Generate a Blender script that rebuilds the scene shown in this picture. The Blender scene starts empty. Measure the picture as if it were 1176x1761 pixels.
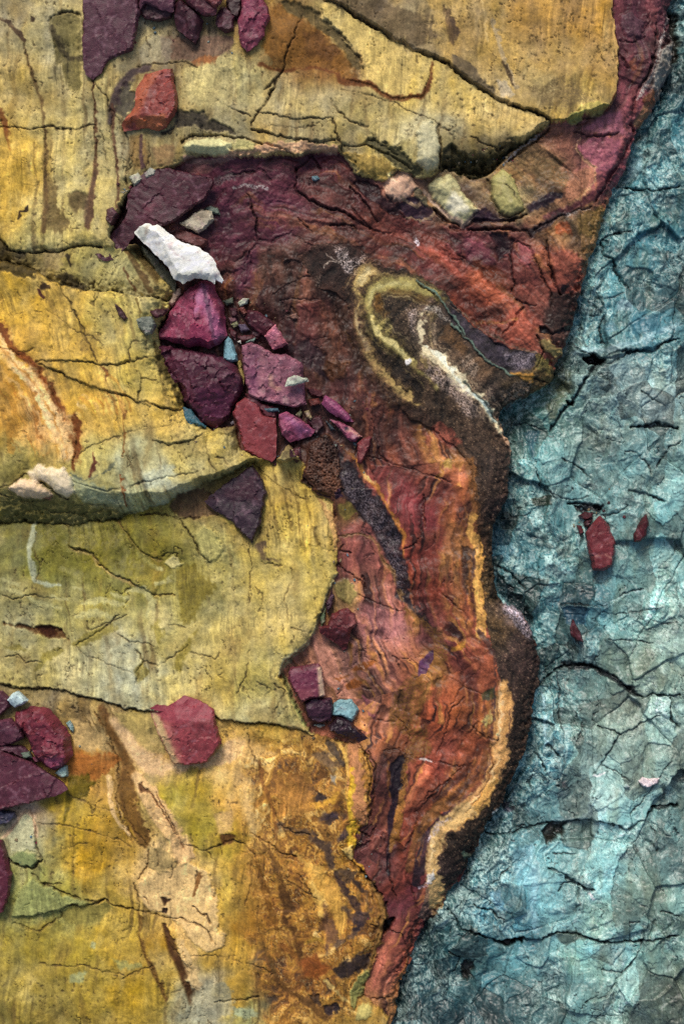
import bpy, math, random
import numpy as np
from mathutils import Vector, geometry
random.seed(7); rs = np.random.RandomState(11)
R = math.radians
C = bpy.context.scene.collection
sc = bpy.context.scene
# ------------------------------------------------------------------ camera, sky, sun, exposure
S = 0.0008                      # metres per photo pixel on the rock: the bed in view is about 0.94 x 1.41 m
CAMH = 3286.0                   # camera height in the same unit (2.63 m)
SUN_EL, SUN_AZ = 45.0, -14.0    # light falls from the top edge of the picture, a little from its left
cam = bpy.data.objects.new('camera', bpy.data.cameras.new('camera')); C.objects.link(cam)
cam.location = (0, 0, CAMH * S); cam.rotation_euler = (0, 0, 0)
cam.data.sensor_fit = 'VERTICAL'; cam.data.angle = 2 * math.atan(880.5 / CAMH)
cam.data.clip_start = 0.05; cam.data.clip_end = 500
sc.camera = cam
w = bpy.data.worlds.new('World'); sc.world = w; w.use_nodes = True
nt = w.node_tree; sky = nt.nodes.new('ShaderNodeTexSky'); sky.sky_type = 'NISHITA'; sky.sun_disc = False
sky.sun_elevation = R(SUN_EL); sky.sun_rotation = R(SUN_AZ); sky.dust_density = 4.0; sky.air_density = 1.0; sky.ozone_density = 0.6
nt.links.new(sky.outputs[0], nt.nodes['Background'].inputs[0]); nt.nodes['Background'].inputs[1].default_value = 0.078
sl = bpy.data.lights.new('sun', 'SUN'); sl.energy = 1.5; sl.angle = R(17); sl.color = (1.0, 0.96, 0.91)
sun = bpy.data.objects.new('sun', sl); C.objects.link(sun)
sun.rotation_euler = (R(-(90 - SUN_EL)), 0, R(-SUN_AZ))
sc.view_settings.view_transform = 'Standard'; sc.view_settings.look = 'None'
sc.view_settings.gamma = 1.0; sc.view_settings.use_curve_mapping = False
sc.view_settings.exposure = 0.62
sc.cycles.use_denoising = False
# ------------------------------------------------------------------ noise
PERM = rs.permutation(256).astype(np.int32); PERM = np.concatenate([PERM, PERM])
ANG = rs.rand(256) * 2 * np.pi
GX, GY = np.cos(ANG).astype(np.float32), np.sin(ANG).astype(np.float32)
RND = rs.rand(4, 256).astype(np.float32)
def gnoise(x, y, seed=0):
    xi = np.floor(x); yi = np.floor(y)
    fx = (x - xi).astype(np.float32); fy = (y - yi).astype(np.float32)
    ix = xi.astype(np.int32) + seed * 37; iy = yi.astype(np.int32) + seed * 101
    ux = fx * fx * fx * (fx * (fx * 6 - 15) + 10); uy = fy * fy * fy * (fy * (fy * 6 - 15) + 10)
    a0 = PERM[ix & 255]; a1 = PERM[(ix + 1) & 255]; y0 = iy & 255; y1 = (iy + 1) & 255
    def c(a, yy, dx, dy):
        h = PERM[a + yy]; return GX[h] * dx + GY[h] * dy
    n0 = c(a0, y0, fx, fy); n1 = c(a1, y0, fx - 1, fy)
    m0 = c(a0, y1, fx, fy - 1); m1 = c(a1, y1, fx - 1, fy - 1)
    n0 += ux * (n1 - n0); m0 += ux * (m1 - m0)
    return (n0 + uy * (m0 - n0)) * 1.5
def fbm(x, y, s, octv=4, seed=0, g=0.5, ridged=False):
    o = 0; a = 1.0; t = 0
    for k in range(octv):
        n = gnoise(x / s, y / s, seed + k * 3)
        if ridged: n = 1 - 2 * np.abs(n)
        o = o + a * n; t += a; a *= g; s = s / 2.03
    return o / t * 1.35
def worley(x, y, s, seed=0, jit=0.9):
    x = x / s; y = y / s
    xi = np.floor(x).astype(np.int32); yi = np.floor(y).astype(np.int32)
    f1 = np.full(x.shape, 9., np.float32); f2 = f1.copy(); idd = np.zeros(x.shape, np.int32)
    cx = np.zeros(x.shape, np.float32); cy = cx.copy()
    for i in (-1, 0, 1):
        for j in (-1, 0, 1):
            h = PERM[PERM[(xi + i + seed * 17) & 255] + ((yi + j + seed * 59) & 255)]
            px = xi + i + 0.5 + (RND[0][h] - .5) * jit; py = yi + j + 0.5 + (RND[1][h] - .5) * jit
            d = (px - x) ** 2 + (py - y) ** 2
            m = d < f1
            f2 = np.where(m, f1, np.minimum(f2, d)); f1 = np.where(m, d, f1); idd = np.where(m, h, idd)
            cx = np.where(m, px, cx); cy = np.where(m, py, cy)
    return np.sqrt(f1), np.sqrt(f2), idd, (x - cx) * s, (y - cy) * s
def facets(x, y, s, tilt, off, seed):
    f1, f2, i, dx, dy = worley(x, y, s, seed)
    a = RND[2][i] * 6.283; t = tilt * (0.3 + RND[3][i])
    return (RND[2][(i * 7 + 3) & 255] - .5) * 2 * off + t * (np.cos(a) * dx + np.sin(a) * dy), f2 - f1, RND[3][(i * 5 + 1) & 255]
def terr(n, k, sharp=.8, tread=.35):
    v = n * k; f = np.floor(v); r = v - f
    t = np.clip((r - sharp) / (1 - sharp), 0, 1); return (f + (1 - tread) * t + tread * r) / k, r
def ss(a, b, v):
    t = np.clip((v - a) / (b - a), 0, 1); return t * t * (3 - 2 * t)
def hexc(h): return np.array([int(h[i:i + 2], 16) / 255 for i in (0, 2, 4)], np.float32)
def lin(c): return np.where(c <= 0.04045, c / 12.92, ((c + 0.055) / 1.055) ** 2.4)
def blur(a_):
    p = np.pad(a_, 1, mode='edge'); return (p[:-2, 1:-1] + p[2:, 1:-1] + p[1:-1, :-2] + p[1:-1, 2:] + 2 * p[1:-1, 1:-1]) / 6
# ------------------------------------------------------------------ traces (picture points turned into positions on the bed)
TILE = {'A': (0, 0), 'B': (400, 0), 'C': (776, 0), 'D': (0, 350), 'E': (400, 350), 'F': (776, 350), 'G': (0, 700), 'H': (400, 700), 'I': (776, 700),
        'J': (0, 1050), 'K': (400, 1050), 'L': (776, 1050), 'M': (0, 1361), 'N': (400, 1361), 'P': (776, 1361), 'Q': (220, 360), 'X': (0, 0)}
def tr(s):
    out = []; t = 'X'
    for tok in s.split():
        if tok.isalpha(): t = tok; continue
        a, b = tok.split(','); a = float(a); b = float(b)
        sca = 1.0 if t == 'X' else (2.8 if t == 'Q' else 2.94)
        out.append((TILE[t][0] + a / sca, TILE[t][1] + b / sca))
    return np.array(out, np.float32)
def axis(lo, hi, step):
    core = np.arange(lo - 14, hi + 14, step); m = [0]; st = step
    while m[-1] < 780: st = min(st * 1.12, 5.5) if m[-1] < 260 else min(st * 1.2, 30); m.append(m[-1] + st)
    m = np.array(m[1:]); return np.concatenate([core[0] - m[::-1], core, core[-1] + m]).astype(np.float32)
GXS = axis(0, 1176, 1.42); GYS = axis(0, 1761, 1.42)
X, Y = np.meshgrid(GXS, GYS); NY, NX = X.shape
N60 = fbm(X, Y, 60, 3, 1); N24 = fbm(X, Y, 24, 3, 2); N9 = fbm(X, Y, 9, 2, 3); N4 = gnoise(X / 2.6, Y / 2.6, 4)
N24b = fbm(X, Y, 26, 3, 12); N9b = fbm(X, Y, 8, 2, 13); N150 = fbm(X, Y, 150, 3, 14)
GR = rs.rand(NY, NX).astype(np.float32) * 2 - 1
WX = X + 3.6 * N24 + 2.1 * N9; WY = Y + 3.6 * N24b + 2.1 * N9b
def win(x0, x1, y0, y1):
    a = np.searchsorted(GXS, [x0, x1]); b = np.searchsorted(GYS, [y0, y1]); return slice(b[0], b[1]), slice(a[0], a[1])
def seg(px, py, a, b):
    vx, vy = b[0] - a[0], b[1] - a[1]; L = vx * vx + vy * vy + 1e-6
    t = np.clip(((px - a[0]) * vx + (py - a[1]) * vy) / L, 0, 1)
    dx = px - a[0] - t * vx; dy = py - a[1] - t * vy
    return np.sqrt(dx * dx + dy * dy), t, vx * (py - a[1]) - vy * (px - a[0])
def pdist(P, maxd, warp=True):
    """distance to a polyline on the grid inside a window, index along it and side (+ = right of travel in picture)"""
    m = maxd + 12
    sl_ = win(P[:, 0].min() - m, P[:, 0].max() + m, P[:, 1].min() - m, P[:, 1].max() + m)
    A, B = (WX, WY) if warp else (X, Y)
    sx = sl_[1].start; sy = sl_[0].start
    shape = (sl_[0].stop - sy, sl_[1].stop - sx)
    D = np.full(shape, maxd, np.float32); T = np.zeros(shape, np.float32); SD = np.zeros(shape, np.float32)
    for i in range(len(P) - 1):
        a, b = P[i], P[i + 1]
        q = win(min(a[0], b[0]) - m, max(a[0], b[0]) + m, min(a[1], b[1]) - m, max(a[1], b[1]) + m)
        d, t, s = seg(A[q], B[q], a, b)
        r = (slice(q[0].start - sy, q[0].stop - sy), slice(q[1].start - sx, q[1].stop - sx))
        k = d < D[r]
        D[r] = np.where(k, d, D[r]); T[r] = np.where(k, i + t, T[r]); SD[r] = np.where(k, np.sign(s), SD[r])
    return sl_, D, T, SD
def inside(px, py, P):
    o = np.zeros(px.shape, bool)
    for i in range(len(P)):
        (x1, y1), (x2, y2) = P[i], P[(i + 1) % len(P)]
        if y1 == y2: continue
        c = (py > min(y1, y2)) & (py <= max(y1, y2))
        o ^= c & (px < (x2 - x1) * (py - y1) / (y2 - y1) + x1)
    return o
def pmask(P, warp=True):
    o = np.zeros(X.shape, bool); q = win(P[:, 0].min() - 12, P[:, 0].max() + 12, P[:, 1].min() - 12, P[:, 1].max() + 12)
    A, B = (WX, WY) if warp else (X, Y)
    o[q] = inside(A[q], B[q], P); return o
HT = np.zeros(X.shape, np.float32); COL = np.zeros(X.shape + (3,), np.float32); WET = np.zeros(X.shape, np.float32)
LAB = np.zeros(X.shape, np.int8); TEX = np.zeros(X.shape, np.float32)
# ------------------------------------------------------------------ the beds: outlines
TB = tr("X 1300,-900 1190,-60 1158,0 1162,40 1163,80 1160,110 1147,140 1145,155 1135,170 1128,182 1115,200 1100,215 1097,230 1090,260 1075,300 1063,315 1052,345 1042,365 1040,390 1030,420 1018,440 1014,470 1004,490 996,520 993,555 985,570 977,590 972,610 960,625 955,650 935,665 910,680 880,690 864,705 863,720 868,738 878,752 884,775 882,800 877,830 875,860 868,875 858,890 852,905 851,930 852,960 854,1000 860,1030 870,1040 893,1048 905,1060 918,1085 928,1110 933,1150 931,1175 925,1195 921,1220 915,1260 910,1290 900,1315 887,1340 876,1360 868,1385 862,1400 850,1410 838,1430 828,1455 818,1475 806,1500 800,1520 790,1535 775,1548 765,1570 750,1590 735,1602 723,1625 720,1640 710,1665 700,1690 690,1715 682,1761 640,1900 560,2700")
OB = tr("X 1040,-900 1048,-60 1050,0 1055,40 1060,80 1062,110 1062,150 1060,165 1045,185 1010,195 985,205 955,212 943,209 932,226 905,245 878,258 850,290 830,304 810,306 790,298 772,285 757,292 745,300 726,306 705,298 679,292 665,313 638,306 611,296 590,264 570,258 536,262 509,270 468,265 420,269 367,269 340,269 320,272 299,289 272,293 224,320 218,340 204,367 190,400 200,430 218,425 231,418 296,479 299,496 289,527 270,560 272,588 282,622 306,656 316,704 363,739 399,731 413,771 434,785 470,796 495,765 526,799 516,826 546,850 573,863 570,890 580,921 579,989 563,1023 550,1057 536,1098 526,1111 488,1138 480,1166 502,1206 526,1254 533,1264 570,1278 604,1285 635,1302 641,1322 638,1390 635,1424 614,1436 607,1483 624,1497 638,1531 658,1555 665,1579 662,1606 652,1640 638,1674 635,1688 624,1722 645,1739 668,1761 640,1900 540,2700")
FAR = 3000
CR1 = tr("X 380,-900 540,-40 B 470,0 560,45 640,90 740,150 820,200 870,230 940,262 1040,305 1110,350 1176,400 C 60,395 120,430 180,475 240,505 340,553 430,580 495,620")
CR2 = tr("X -900,330 -60,396 D 0,170 50,235 120,245 250,243 330,235 400,210 470,208 520,225")
CR3 = tr("X -900,380 -60,430 D 0,290 100,310 190,340 250,385 300,410 370,418 430,432 560,445 640,455 700,466 780,475 860,488")
LIP = tr("X -900,930 -60,905 G 0,588 100,580 190,585 350,592 500,578 600,560 680,535 760,508 850,480 900,440 1000,400 1100,360 1176,335 X 420,800 470,790")
CR5 = tr("X -900,1120 -60,1165 J 0,380 60,400 140,412 260,402 320,420 380,442 500,465 560,480 620,505 720,517 800,520 1000,500 1090,560 1176,578 K 60,582 150,580 210,590 260,600 320,610 370,625 400,640")
def above(line):    # region above a left-to-right line
    return np.concatenate([line, [[line[-1][0], -FAR], [line[0][0], -FAR]]]).astype(np.float32)
teal_p = np.concatenate([TB, [[FAR, 2700], [FAR, -900]]]).astype(np.float32)
och_p = np.concatenate([OB, [[-FAR, 2700], [-FAR, -900]]]).astype(np.float32)
LAB[pmask(och_p)] = 6
o = LAB == 6
for k, ln in ((5, CR5), (4, LIP), (3, CR3), (2, CR2)):
    ln2 = np.concatenate([ln, [[1300, ln[-1][1]]]]) if k in (2, 3) else np.concatenate([ln, [[760, ln[-1][1] + 10]]])
    LAB[o & pmask(above(ln2))] = k
LAB[o & (LAB == 3) & (Y < 420) & (X > 215)] = 2
LAB[o & (LAB == 4) & (Y < 480) & (X > 302)] = 2
LAB[o & pmask(np.concatenate([CR1, [[1400, 190], [1400, -900]]]).astype(np.float32))] = 1
# banded fold core and dark granular band: two beds of the red rock
CORE = tr("E 330,260 420,200 560,190 680,260 760,320 870,330 960,370 1080,450 1176,560 F 0,500 60,560 150,640 220,700 330,740 420,745 470,770 520,820 540,870 500,930 400,960 380,1010 260,1050 230,1100 X 862,720 878,752 884,775 882,800 877,830 875,860 868,875 858,890 852,905 851,960 854,1000 860,1030 893,1048 918,1085 933,1150 921,1220 910,1290 887,1340 868,1385 838,1430 806,1500 775,1548 750,1590 735,1602 722,1590 735,1545 740,1500 748,1455 775,1420 820,1380 845,1340 862,1290 866,1230 862,1170 848,1120 838,1080 828,1040 822,990 826,940 820,890 818,850 808,800 790,775 760,748 H 1000,100 900,60 X 690,700 655,660 625,610 608,560 598,520 575,500 548,495 535,470")
LAB[pmask(CORE)] = 7
LAB[pmask(teal_p)] = 10
# teal blocks, divided along the open cracks
T1 = tr("X 1063,315 C 860,912 940,915 1000,930 1080,940 1120,925 1176,915 X 1250,310 2900,310")
T2 = tr("X 1030,400 F 780,100 830,120 900,125 980,165 1060,190 1176,215 X 1300,430 2900,440")
T3 = tr("X 960,640 F 640,700 700,740 780,770 850,740 930,735 1040,730 1100,700 1176,670 X 1300,570 2900,560")
T4 = tr("X 925,1195 L 440,420 560,310 640,285 750,300 850,350 930,420 990,455 1040,430 1100,445 1176,440 X 1300,1200 2900,1200")
T5 = tr("X 850,1410 P 200,260 330,240 500,200 600,185 720,165 800,180 900,215 940,215 1000,160 1060,110 1176,100 X 1300,1390 2900,1380")
T6 = tr("X 735,1602 P 0,640 60,740 200,780 270,815 380,795 480,785 560,750 680,775 780,800 960,800 1176,760 X 1300,1620 2900,1620")
tl = LAB == 10
LAB[tl] = 16
for k, ln in ((15, T6), (14, T5), (13, T4), (12, T3), (11, T2), (10, T1)):
    LAB[tl & pmask(above(ln))] = k
RED = LAB == 0; CORM = LAB == 7; OCH = (LAB >= 1) & (LAB <= 6); TEAL = LAB >= 10; RC = RED | CORM
# ------------------------------------------------------------------ base colours and heights from scattered readings
def idw(mask, pts, p=4.2, warp=24):
    x = X[mask] + warp * N60[mask] + 8 * N24[mask]; y = Y[mask] + warp * N150[mask] + 8 * N24b[mask]
    acc = 0; ws = 0
    for q in pts:
        k = ((x - q[0]) ** 2 + (y - q[1]) ** 2 + 400) ** (-p / 2)
        v = hexc(q[2]) if isinstance(q[2], str) else np.array([q[2]], np.float32)
        acc = acc + k[:, None] * v[None]; ws = ws + k
    return acc / ws[:, None]
def cols(s):
    o_ = []
    for t in s.split():
        a, b, c = t.split(','); o_.append((float(a), float(b), c))
    return o_
COL[LAB == 1] = idw(LAB == 1, cols("560,10,7d6a48 640,20,766548 720,40,7f6e4c 760,20,b4975a 800,60,a98d55 860,100,ab8e52 920,30,a98447 1000,40,a88244 1040,120,a9884e 960,110,a78a50 940,180,8d7848 860,150,b09660 1000,170,a08a52"))
COL[LAB == 2] = idw(LAB == 2, cols("20,40,9c8d60 80,60,a69967 20,150,b39a58 100,180,b2a167 30,280,c4a24c 10,380,c0a04a 90,380,b0a062 130,300,aea068 190,200,a69a68 190,320,b0a066 60,410,a89c60 250,60,8f835e 330,60,6e5f48 300,110,7c6d4c 340,150,b3a56c 420,150,b0a46e 250,250,94855a 300,230,8f825a 450,60,94743c 520,80,7d5c30 560,110,74522c 600,40,b9a66c 680,100,c2a862 720,140,c0a75c 780,170,bea662 860,210,bfa768 920,210,c2a86a 480,180,a8996a 560,200,a49566 620,200,b2a26c 660,230,aa9a64 720,240,b5ad84 400,220,a0946a 520,235,988a5e 600,255,a2905c 640,280,9a8448 700,290,a89a62 850,280,6c6040 800,290,5c533a 450,250,a89058"))
COL[LAB == 3] = idw(LAB == 3, cols("20,430,3f3620 80,455,9a8448 60,440,8a7a48 160,460,a89c5e 240,450,a2985a 280,480,a0905c 200,490,a89c60 120,470,9a8c52 270,500,92865a"))
COL[LAB == 4] = idw(LAB == 4, cols("30,480,b8963e 60,520,c09a3c 120,560,bc9c48 200,560,b0a05c 260,580,a49a60 40,570,bb9440 90,620,c09c44 160,620,bf9f4a 240,640,b4a052 40,660,b98c3c 20,720,b98a38 60,700,d0a05c 90,740,cf9d58 140,700,c8a042 200,700,c8a24a 280,720,c4a450 340,760,b8a45e 160,790,b6a860 220,800,a6a67c 280,830,b2b18c 240,860,a8a878 330,810,b8aa68 40,780,9a8a44 20,800,8a8048 160,860,8f8650 60,870,6f6838 380,780,9c8c50 350,840,8e8050"))
COL[LAB == 5] = idw(LAB == 5, cols("20,930,6a6634 60,980,707038 100,940,6e6a2e 160,960,736d28 250,940,77702e 200,1010,807a3a 300,970,7d7434 100,1040,8f8850 40,1030,8c8555 30,1080,a09868 340,1000,8f8546 370,930,a49a5c 380,860,7e6c40 440,830,b09a50 420,880,b59c4e 480,850,b49a50 500,900,bca24e 540,900,bfa04c 450,1000,bba65a 400,1060,b9a65e 530,980,bca658 480,1080,b9a460 280,1080,b0a462 150,1060,a49a5c 200,1130,b3b08a 230,1180,b6b48c 120,1130,b0a670 40,1160,aa9c60 330,1120,b8a766 380,1160,b9a45e 440,1180,ac9e58 500,1180,a8985a 430,1230,b4ac7c 300,1190,b4a66a"))
COL[LAB == 6] = idw(LAB == 6, cols("60,1210,8a7a50 130,1240,a48c56 160,1260,b79c60 230,1240,93804a 200,1230,9a8350 140,1310,a0672a 170,1340,a8813a 60,1430,9a8a6a 40,1400,c8a884 50,1450,8d9468 100,1400,a08628 130,1450,ad8e30 200,1450,a98432 150,1500,ad882c 180,1550,a88c36 60,1550,8d9254 120,1560,96904a 60,1620,8f7f34 140,1640,9a8838 200,1620,a88c34 60,1700,93803a 150,1700,9a8436 30,1740,8a7a38 230,1680,a08230 250,1720,a0842e 290,1640,9c7a2c 260,1340,a8905a 300,1380,9f9038 330,1370,a08a34 260,1300,c09a64 400,1320,d0a85e 420,1340,d4ac60 400,1400,d0a254 360,1440,9a8a34 300,1500,d8b272 260,1500,cfae72 340,1530,d4ae68 320,1600,d0a85c 380,1540,c0a040 400,1450,b0942e 440,1400,c49a50 440,1450,d0a050 500,1350,b08a48 480,1290,b89a44 540,1290,957038 570,1310,8a6c40 600,1350,c08848 600,1380,c89858 560,1400,b88030 520,1450,a06e30 560,1440,8a6030 600,1460,c89c30 430,1530,a87e30 450,1600,8a6224 400,1650,a8842e 400,1720,b08a34 480,1560,a87430 540,1560,c48c38 580,1600,8a5c2a 560,1660,7c5428 600,1680,8a6838 520,1700,8a5a26 500,1740,9a6a30 580,1740,a08438 600,1620,906430 350,1720,bcae88 330,1740,9c9a78 420,1750,a8a868"))
COL[RED] = idw(RED, cols("430,340,6a3440 480,380,6a3640 400,400,5e2e38 380,300,6a3440 470,290,6c3842 540,300,5c2c34 600,320,5a3030 580,360,5e3634 520,420,623c36 560,470,6a4234 450,470,5c382e 420,470,60382f 500,520,5c3c32 550,560,7c4a38 580,620,6e4234 560,600,5e3c30 500,600,4c2c30 520,580,5a3030 580,680,7a4840 650,380,6e3a2e 700,380,74382e 740,410,82403a 800,420,8a4648 850,480,8a4630 820,500,90462e 890,560,9a4e3a 910,580,98503e 880,430,6a3838 910,460,7a4038 950,450,8c5038 970,500,96503e 960,560,4e3a34 940,400,7c5a3a 1000,380,8a6c40 1000,420,8a6a44 860,400,5a2c30 800,390,582a2a 700,350,582a2c 960,250,94604a 1010,230,a0605c 1050,210,a2606a 1040,260,a0585e 1060,290,945058 920,280,8f6c44 890,290,937548 950,310,98724a 980,330,a67550 860,310,9a8454 880,340,a09060 830,350,5a4238 800,320,a88c60 690,320,c49070 720,340,8c6a4c 780,330,c2b078 1090,150,904a50 1100,60,663840 1080,20,6a3840 1130,30,663840 1110,100,703c40 1140,130,9a948a 1120,190,8a6048 1090,190,90505a 560,760,4a2c28 540,800,5c3a2c 560,840,5e3a28 600,740,5a3c2c 640,740,64382e 680,740,6c3e30 620,680,6a3c34 720,720,6c4228 740,760,8a4a34 700,780,6a3e30 780,790,8a5a38 800,830,90502f 660,820,7a3a34 700,860,7a3232 730,900,762e30 720,950,853a2c 760,830,64342c 770,900,7a4628 790,940,86582f 800,1000,8a5630 740,1010,8a3e28 780,1050,8c4630 600,880,6a4c2e 620,930,7c4640 640,970,8c5248 600,960,7c463e 600,1030,a08050 640,1060,925a54 600,1130,9a685a 580,1150,a0705c 680,1090,96605a 720,1080,8e4f44 650,1160,966250 700,1180,9c5a40 660,1220,a87058 640,1260,a2664a 740,1150,8a5828 760,1230,984a2c 780,1130,9c4c3a 820,1150,8f4c30 800,1220,94502a 700,1270,944c30 690,1290,7c4a2a 740,1320,90422f 760,1290,944a34 800,1290,8a4428 800,1350,7a4424 720,1390,8a4a30 700,1420,88402c 660,1360,6a3830 650,1330,74483c 670,1420,62382c 640,1460,5c3230 660,1500,6a3a34 700,1480,843e2a 690,1530,7c3a2c 720,1550,602c30 680,1590,5a2a30 700,1620,743a34 670,1650,94503c 680,1680,8a4a3a 660,1700,9a5c46 650,1740,b08048 720,1600,582c34 830,1300,7a4c2a 850,1250,a86c38"))
COL[CORM] = idw(CORM, cols("560,430,3a2a24 600,470,30241e 580,520,4a3028 640,480,3a2c1e 660,520,30261c 700,520,3a2e22 700,580,33291f 740,540,58463a 660,600,2e241a 700,640,33271c 760,580,4a3a2a 780,540,38302a 820,560,4a3a34 840,600,332c2c 880,620,3a3028 920,630,7c6438 900,650,5a4a34 940,610,8a7438 820,620,6a5038 800,660,4a3a2e 850,680,4a3e38 780,700,3c2e22 840,760,443428 860,800,42342c 840,850,3e3026 860,870,3c2c28 840,920,4a3626 840,1000,42331f 860,1080,48361f 890,1060,6a5a58 900,1100,40302a 920,1150,3c2c28 900,1200,3e2e26 890,1280,3c2c22 860,1340,3e2e22 830,1400,33261c 800,1460,30241c 780,1510,2e2320 750,1560,8a6a50 740,1580,5a4640"))
teal_c = "1100,200,35626b 1150,170,28545c 1120,280,3e7a86 1160,330,2a6270 1080,360,2b6472 1120,400,2e6a78 1060,430,46808a 1040,470,54919a 1100,450,4a8490 1160,470,3f7480 1020,540,3d7583 1060,560,487f88 1120,560,3f7280 1160,580,508893 1000,620,5c9298 1010,650,88b4b8 1050,640,94bcc0 1120,650,a0c6c8 1150,690,a4c8ca 1100,720,83aeb0 1000,710,4c6f6c 960,660,4a5c48 920,720,35605c 900,730,3f7880 920,790,5d9aa0 1000,760,6b8d8a 980,830,70a4a8 1060,780,6a9496 1120,760,5c8e96 1160,790,7ba3a0 900,860,4f868c 950,890,457c84 900,920,3b707c 900,970,35656f 940,1000,558d94 1000,950,5f979c 1060,930,6aa0a6 1120,930,5f9499 1160,960,74a0a0 1000,1050,34687a 1060,1060,5f959a 1130,1050,72a2a0 1160,1120,98b9b0 950,1080,3f737a 950,1130,4b7f86 1000,1120,507e86 1080,1130,769488 1140,1150,86a89a 940,1250,4a8898 970,1200,528890 1010,1180,729e9c 1080,1220,87a398 1060,1270,8faea4 1140,1270,88aca6 1000,1270,6a9494 1100,1320,84aaa4 1020,1340,8ab4b4 1040,1400,98c0c0 940,1320,3d7482 900,1370,326a78 880,1420,2e5860 920,1440,659aa4 1000,1440,6a9aa0 1080,1440,6c9898 1140,1420,78a6a6 1160,1480,6a9698 930,1520,7ab0b8 1000,1500,6a9494 1060,1520,76a8ac 1120,1540,6f8f84 960,1600,74a6ac 1020,1590,76a098 900,1550,4a8696 860,1540,3c6f7c 840,1500,2c4c50 850,1590,3f7888 900,1610,3b7282 1080,1600,608c8c 1140,1620,5c8884 800,1600,28484a 780,1630,204548 760,1680,1d4650 820,1660,305c62 900,1680,578b93 960,1700,50808a 1020,1680,729a92 1080,1650,74a8b0 1090,1700,8ab0ac 1150,1720,7a9a8c 740,1740,1c4450 860,1740,34606a 960,1750,4c7274 1100,1750,7ca4a0"
COL[TEAL] = idw(TEAL, cols(teal_c), warp=34)
BASE = {1: 18, 2: 8, 3: -2, 4: 14, 5: -28, 6: -36}
for k, v in BASE.items(): HT[LAB == k] = v
def hts(s): return [tuple(float(v) for v in t.split(',')) for t in s.split()]
HT[RC] = idw(RC, hts("450,330,-20 560,310,-18 650,350,-22 760,410,-22 400,430,-30 380,560,-52 420,650,-55 470,720,-46 560,760,-34 520,560,-26 600,480,-14 680,560,-4 760,640,-4 820,500,-16 900,540,-10 960,480,-8 950,280,-14 860,330,-10 1040,240,-14 1100,80,-22 1090,300,-26 620,700,-26 560,830,-24 620,900,-42 650,1000,-46 600,1100,-54 560,1180,-62 560,1240,-68 700,900,-18 760,1000,-14 840,850,-4 840,1000,-4 760,1200,-16 700,1150,-24 860,1150,-4 890,1250,-4 680,1250,-44 700,1350,-38 660,1450,-58 720,1480,-36 800,1400,-8 690,1580,-58 680,1680,-52 700,1150,-34"), p=3)[:, 0]
HT[TEAL] = -58 + idw(TEAL, hts("1120,200,-6 1150,500,0 1040,450,4 1000,620,0 950,700,-16 1100,650,10 950,850,-4 1050,900,2 880,950,-14 1000,1050,-8 1130,1100,8 950,1200,-4 1080,1250,8 900,1400,-12 1040,1380,10 1000,1430,-8 950,1550,4 1080,1500,0 850,1600,-8 780,1680,-22 950,1680,-6 1100,1700,2"), p=3)[:, 0]
HT += np.where(OCH, 15.0 * N150 + 3.6 * N60, 0) + np.where(RC, 4 * N150 + 2.2 * N60 + 1.0 * N24, 0)
# ------------------------------------------------------------------ brushes: mineral colour, painted shade and relief along traced lines and patches
def _wid(wd, T):
    if isinstance(wd, (tuple, list)):
        return np.interp(T / max(T.max(), 1e-3), np.linspace(0, 1, len(wd)), wd).astype(np.float32)
    return wd
def apply_mask(q, m, a, col, dh, wet, clean=False):
    if col is not None:
        COL[q] += (m * a)[..., None] * (hexc(col) - COL[q])
        if clean and hexc(col).mean() > .38: TEX[q] = np.where(CORM[q], TEX[q] * (1 - .8 * m * a) + .06 * m * a, TEX[q]); HT[q] -= GH[q] * m * a * .8; GH[q] *= 1 - .8 * m * a
    if dh: HT[q] += m * dh
    if wet: WET[q] += m * (wet - WET[q])
def ST(s, wd, col=None, a=1.0, soft=2.0, nz=1.5, dh=0.0, grain=0.0, wet=0, lab=None):
    """a vein, stain or streak along a line"""
    P_ = tr(s) if isinstance(s, str) else s
    wm_ = max(wd) if isinstance(wd, (tuple, list)) else wd; soft = soft * (1.0 if wm_ < 6 else 1.5)
    mx = wm_ + soft + nz * 2 + 3
    q, D, T, sd = pdist(P_, mx)
    m = 1 - ss(-soft / 2, soft / 2, D + nz * (N24[q] + .7 * N9[q]) - _wid(wd, T) / 2)
    m[D >= mx - 0.01] = 0
    if grain: m = m * ss(-.2, .3, GR[q] + N4[q] - 1.2 * grain + .7)
    if lab is not None: m = m * np.isin(LAB[q], lab)
    apply_mask(q, m, min(1., a * 1.3) * np.clip(.96 + .22 * N9b[q] + .18 * N24b[q], .45, 1.), col, dh, wet, not grain)
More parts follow.
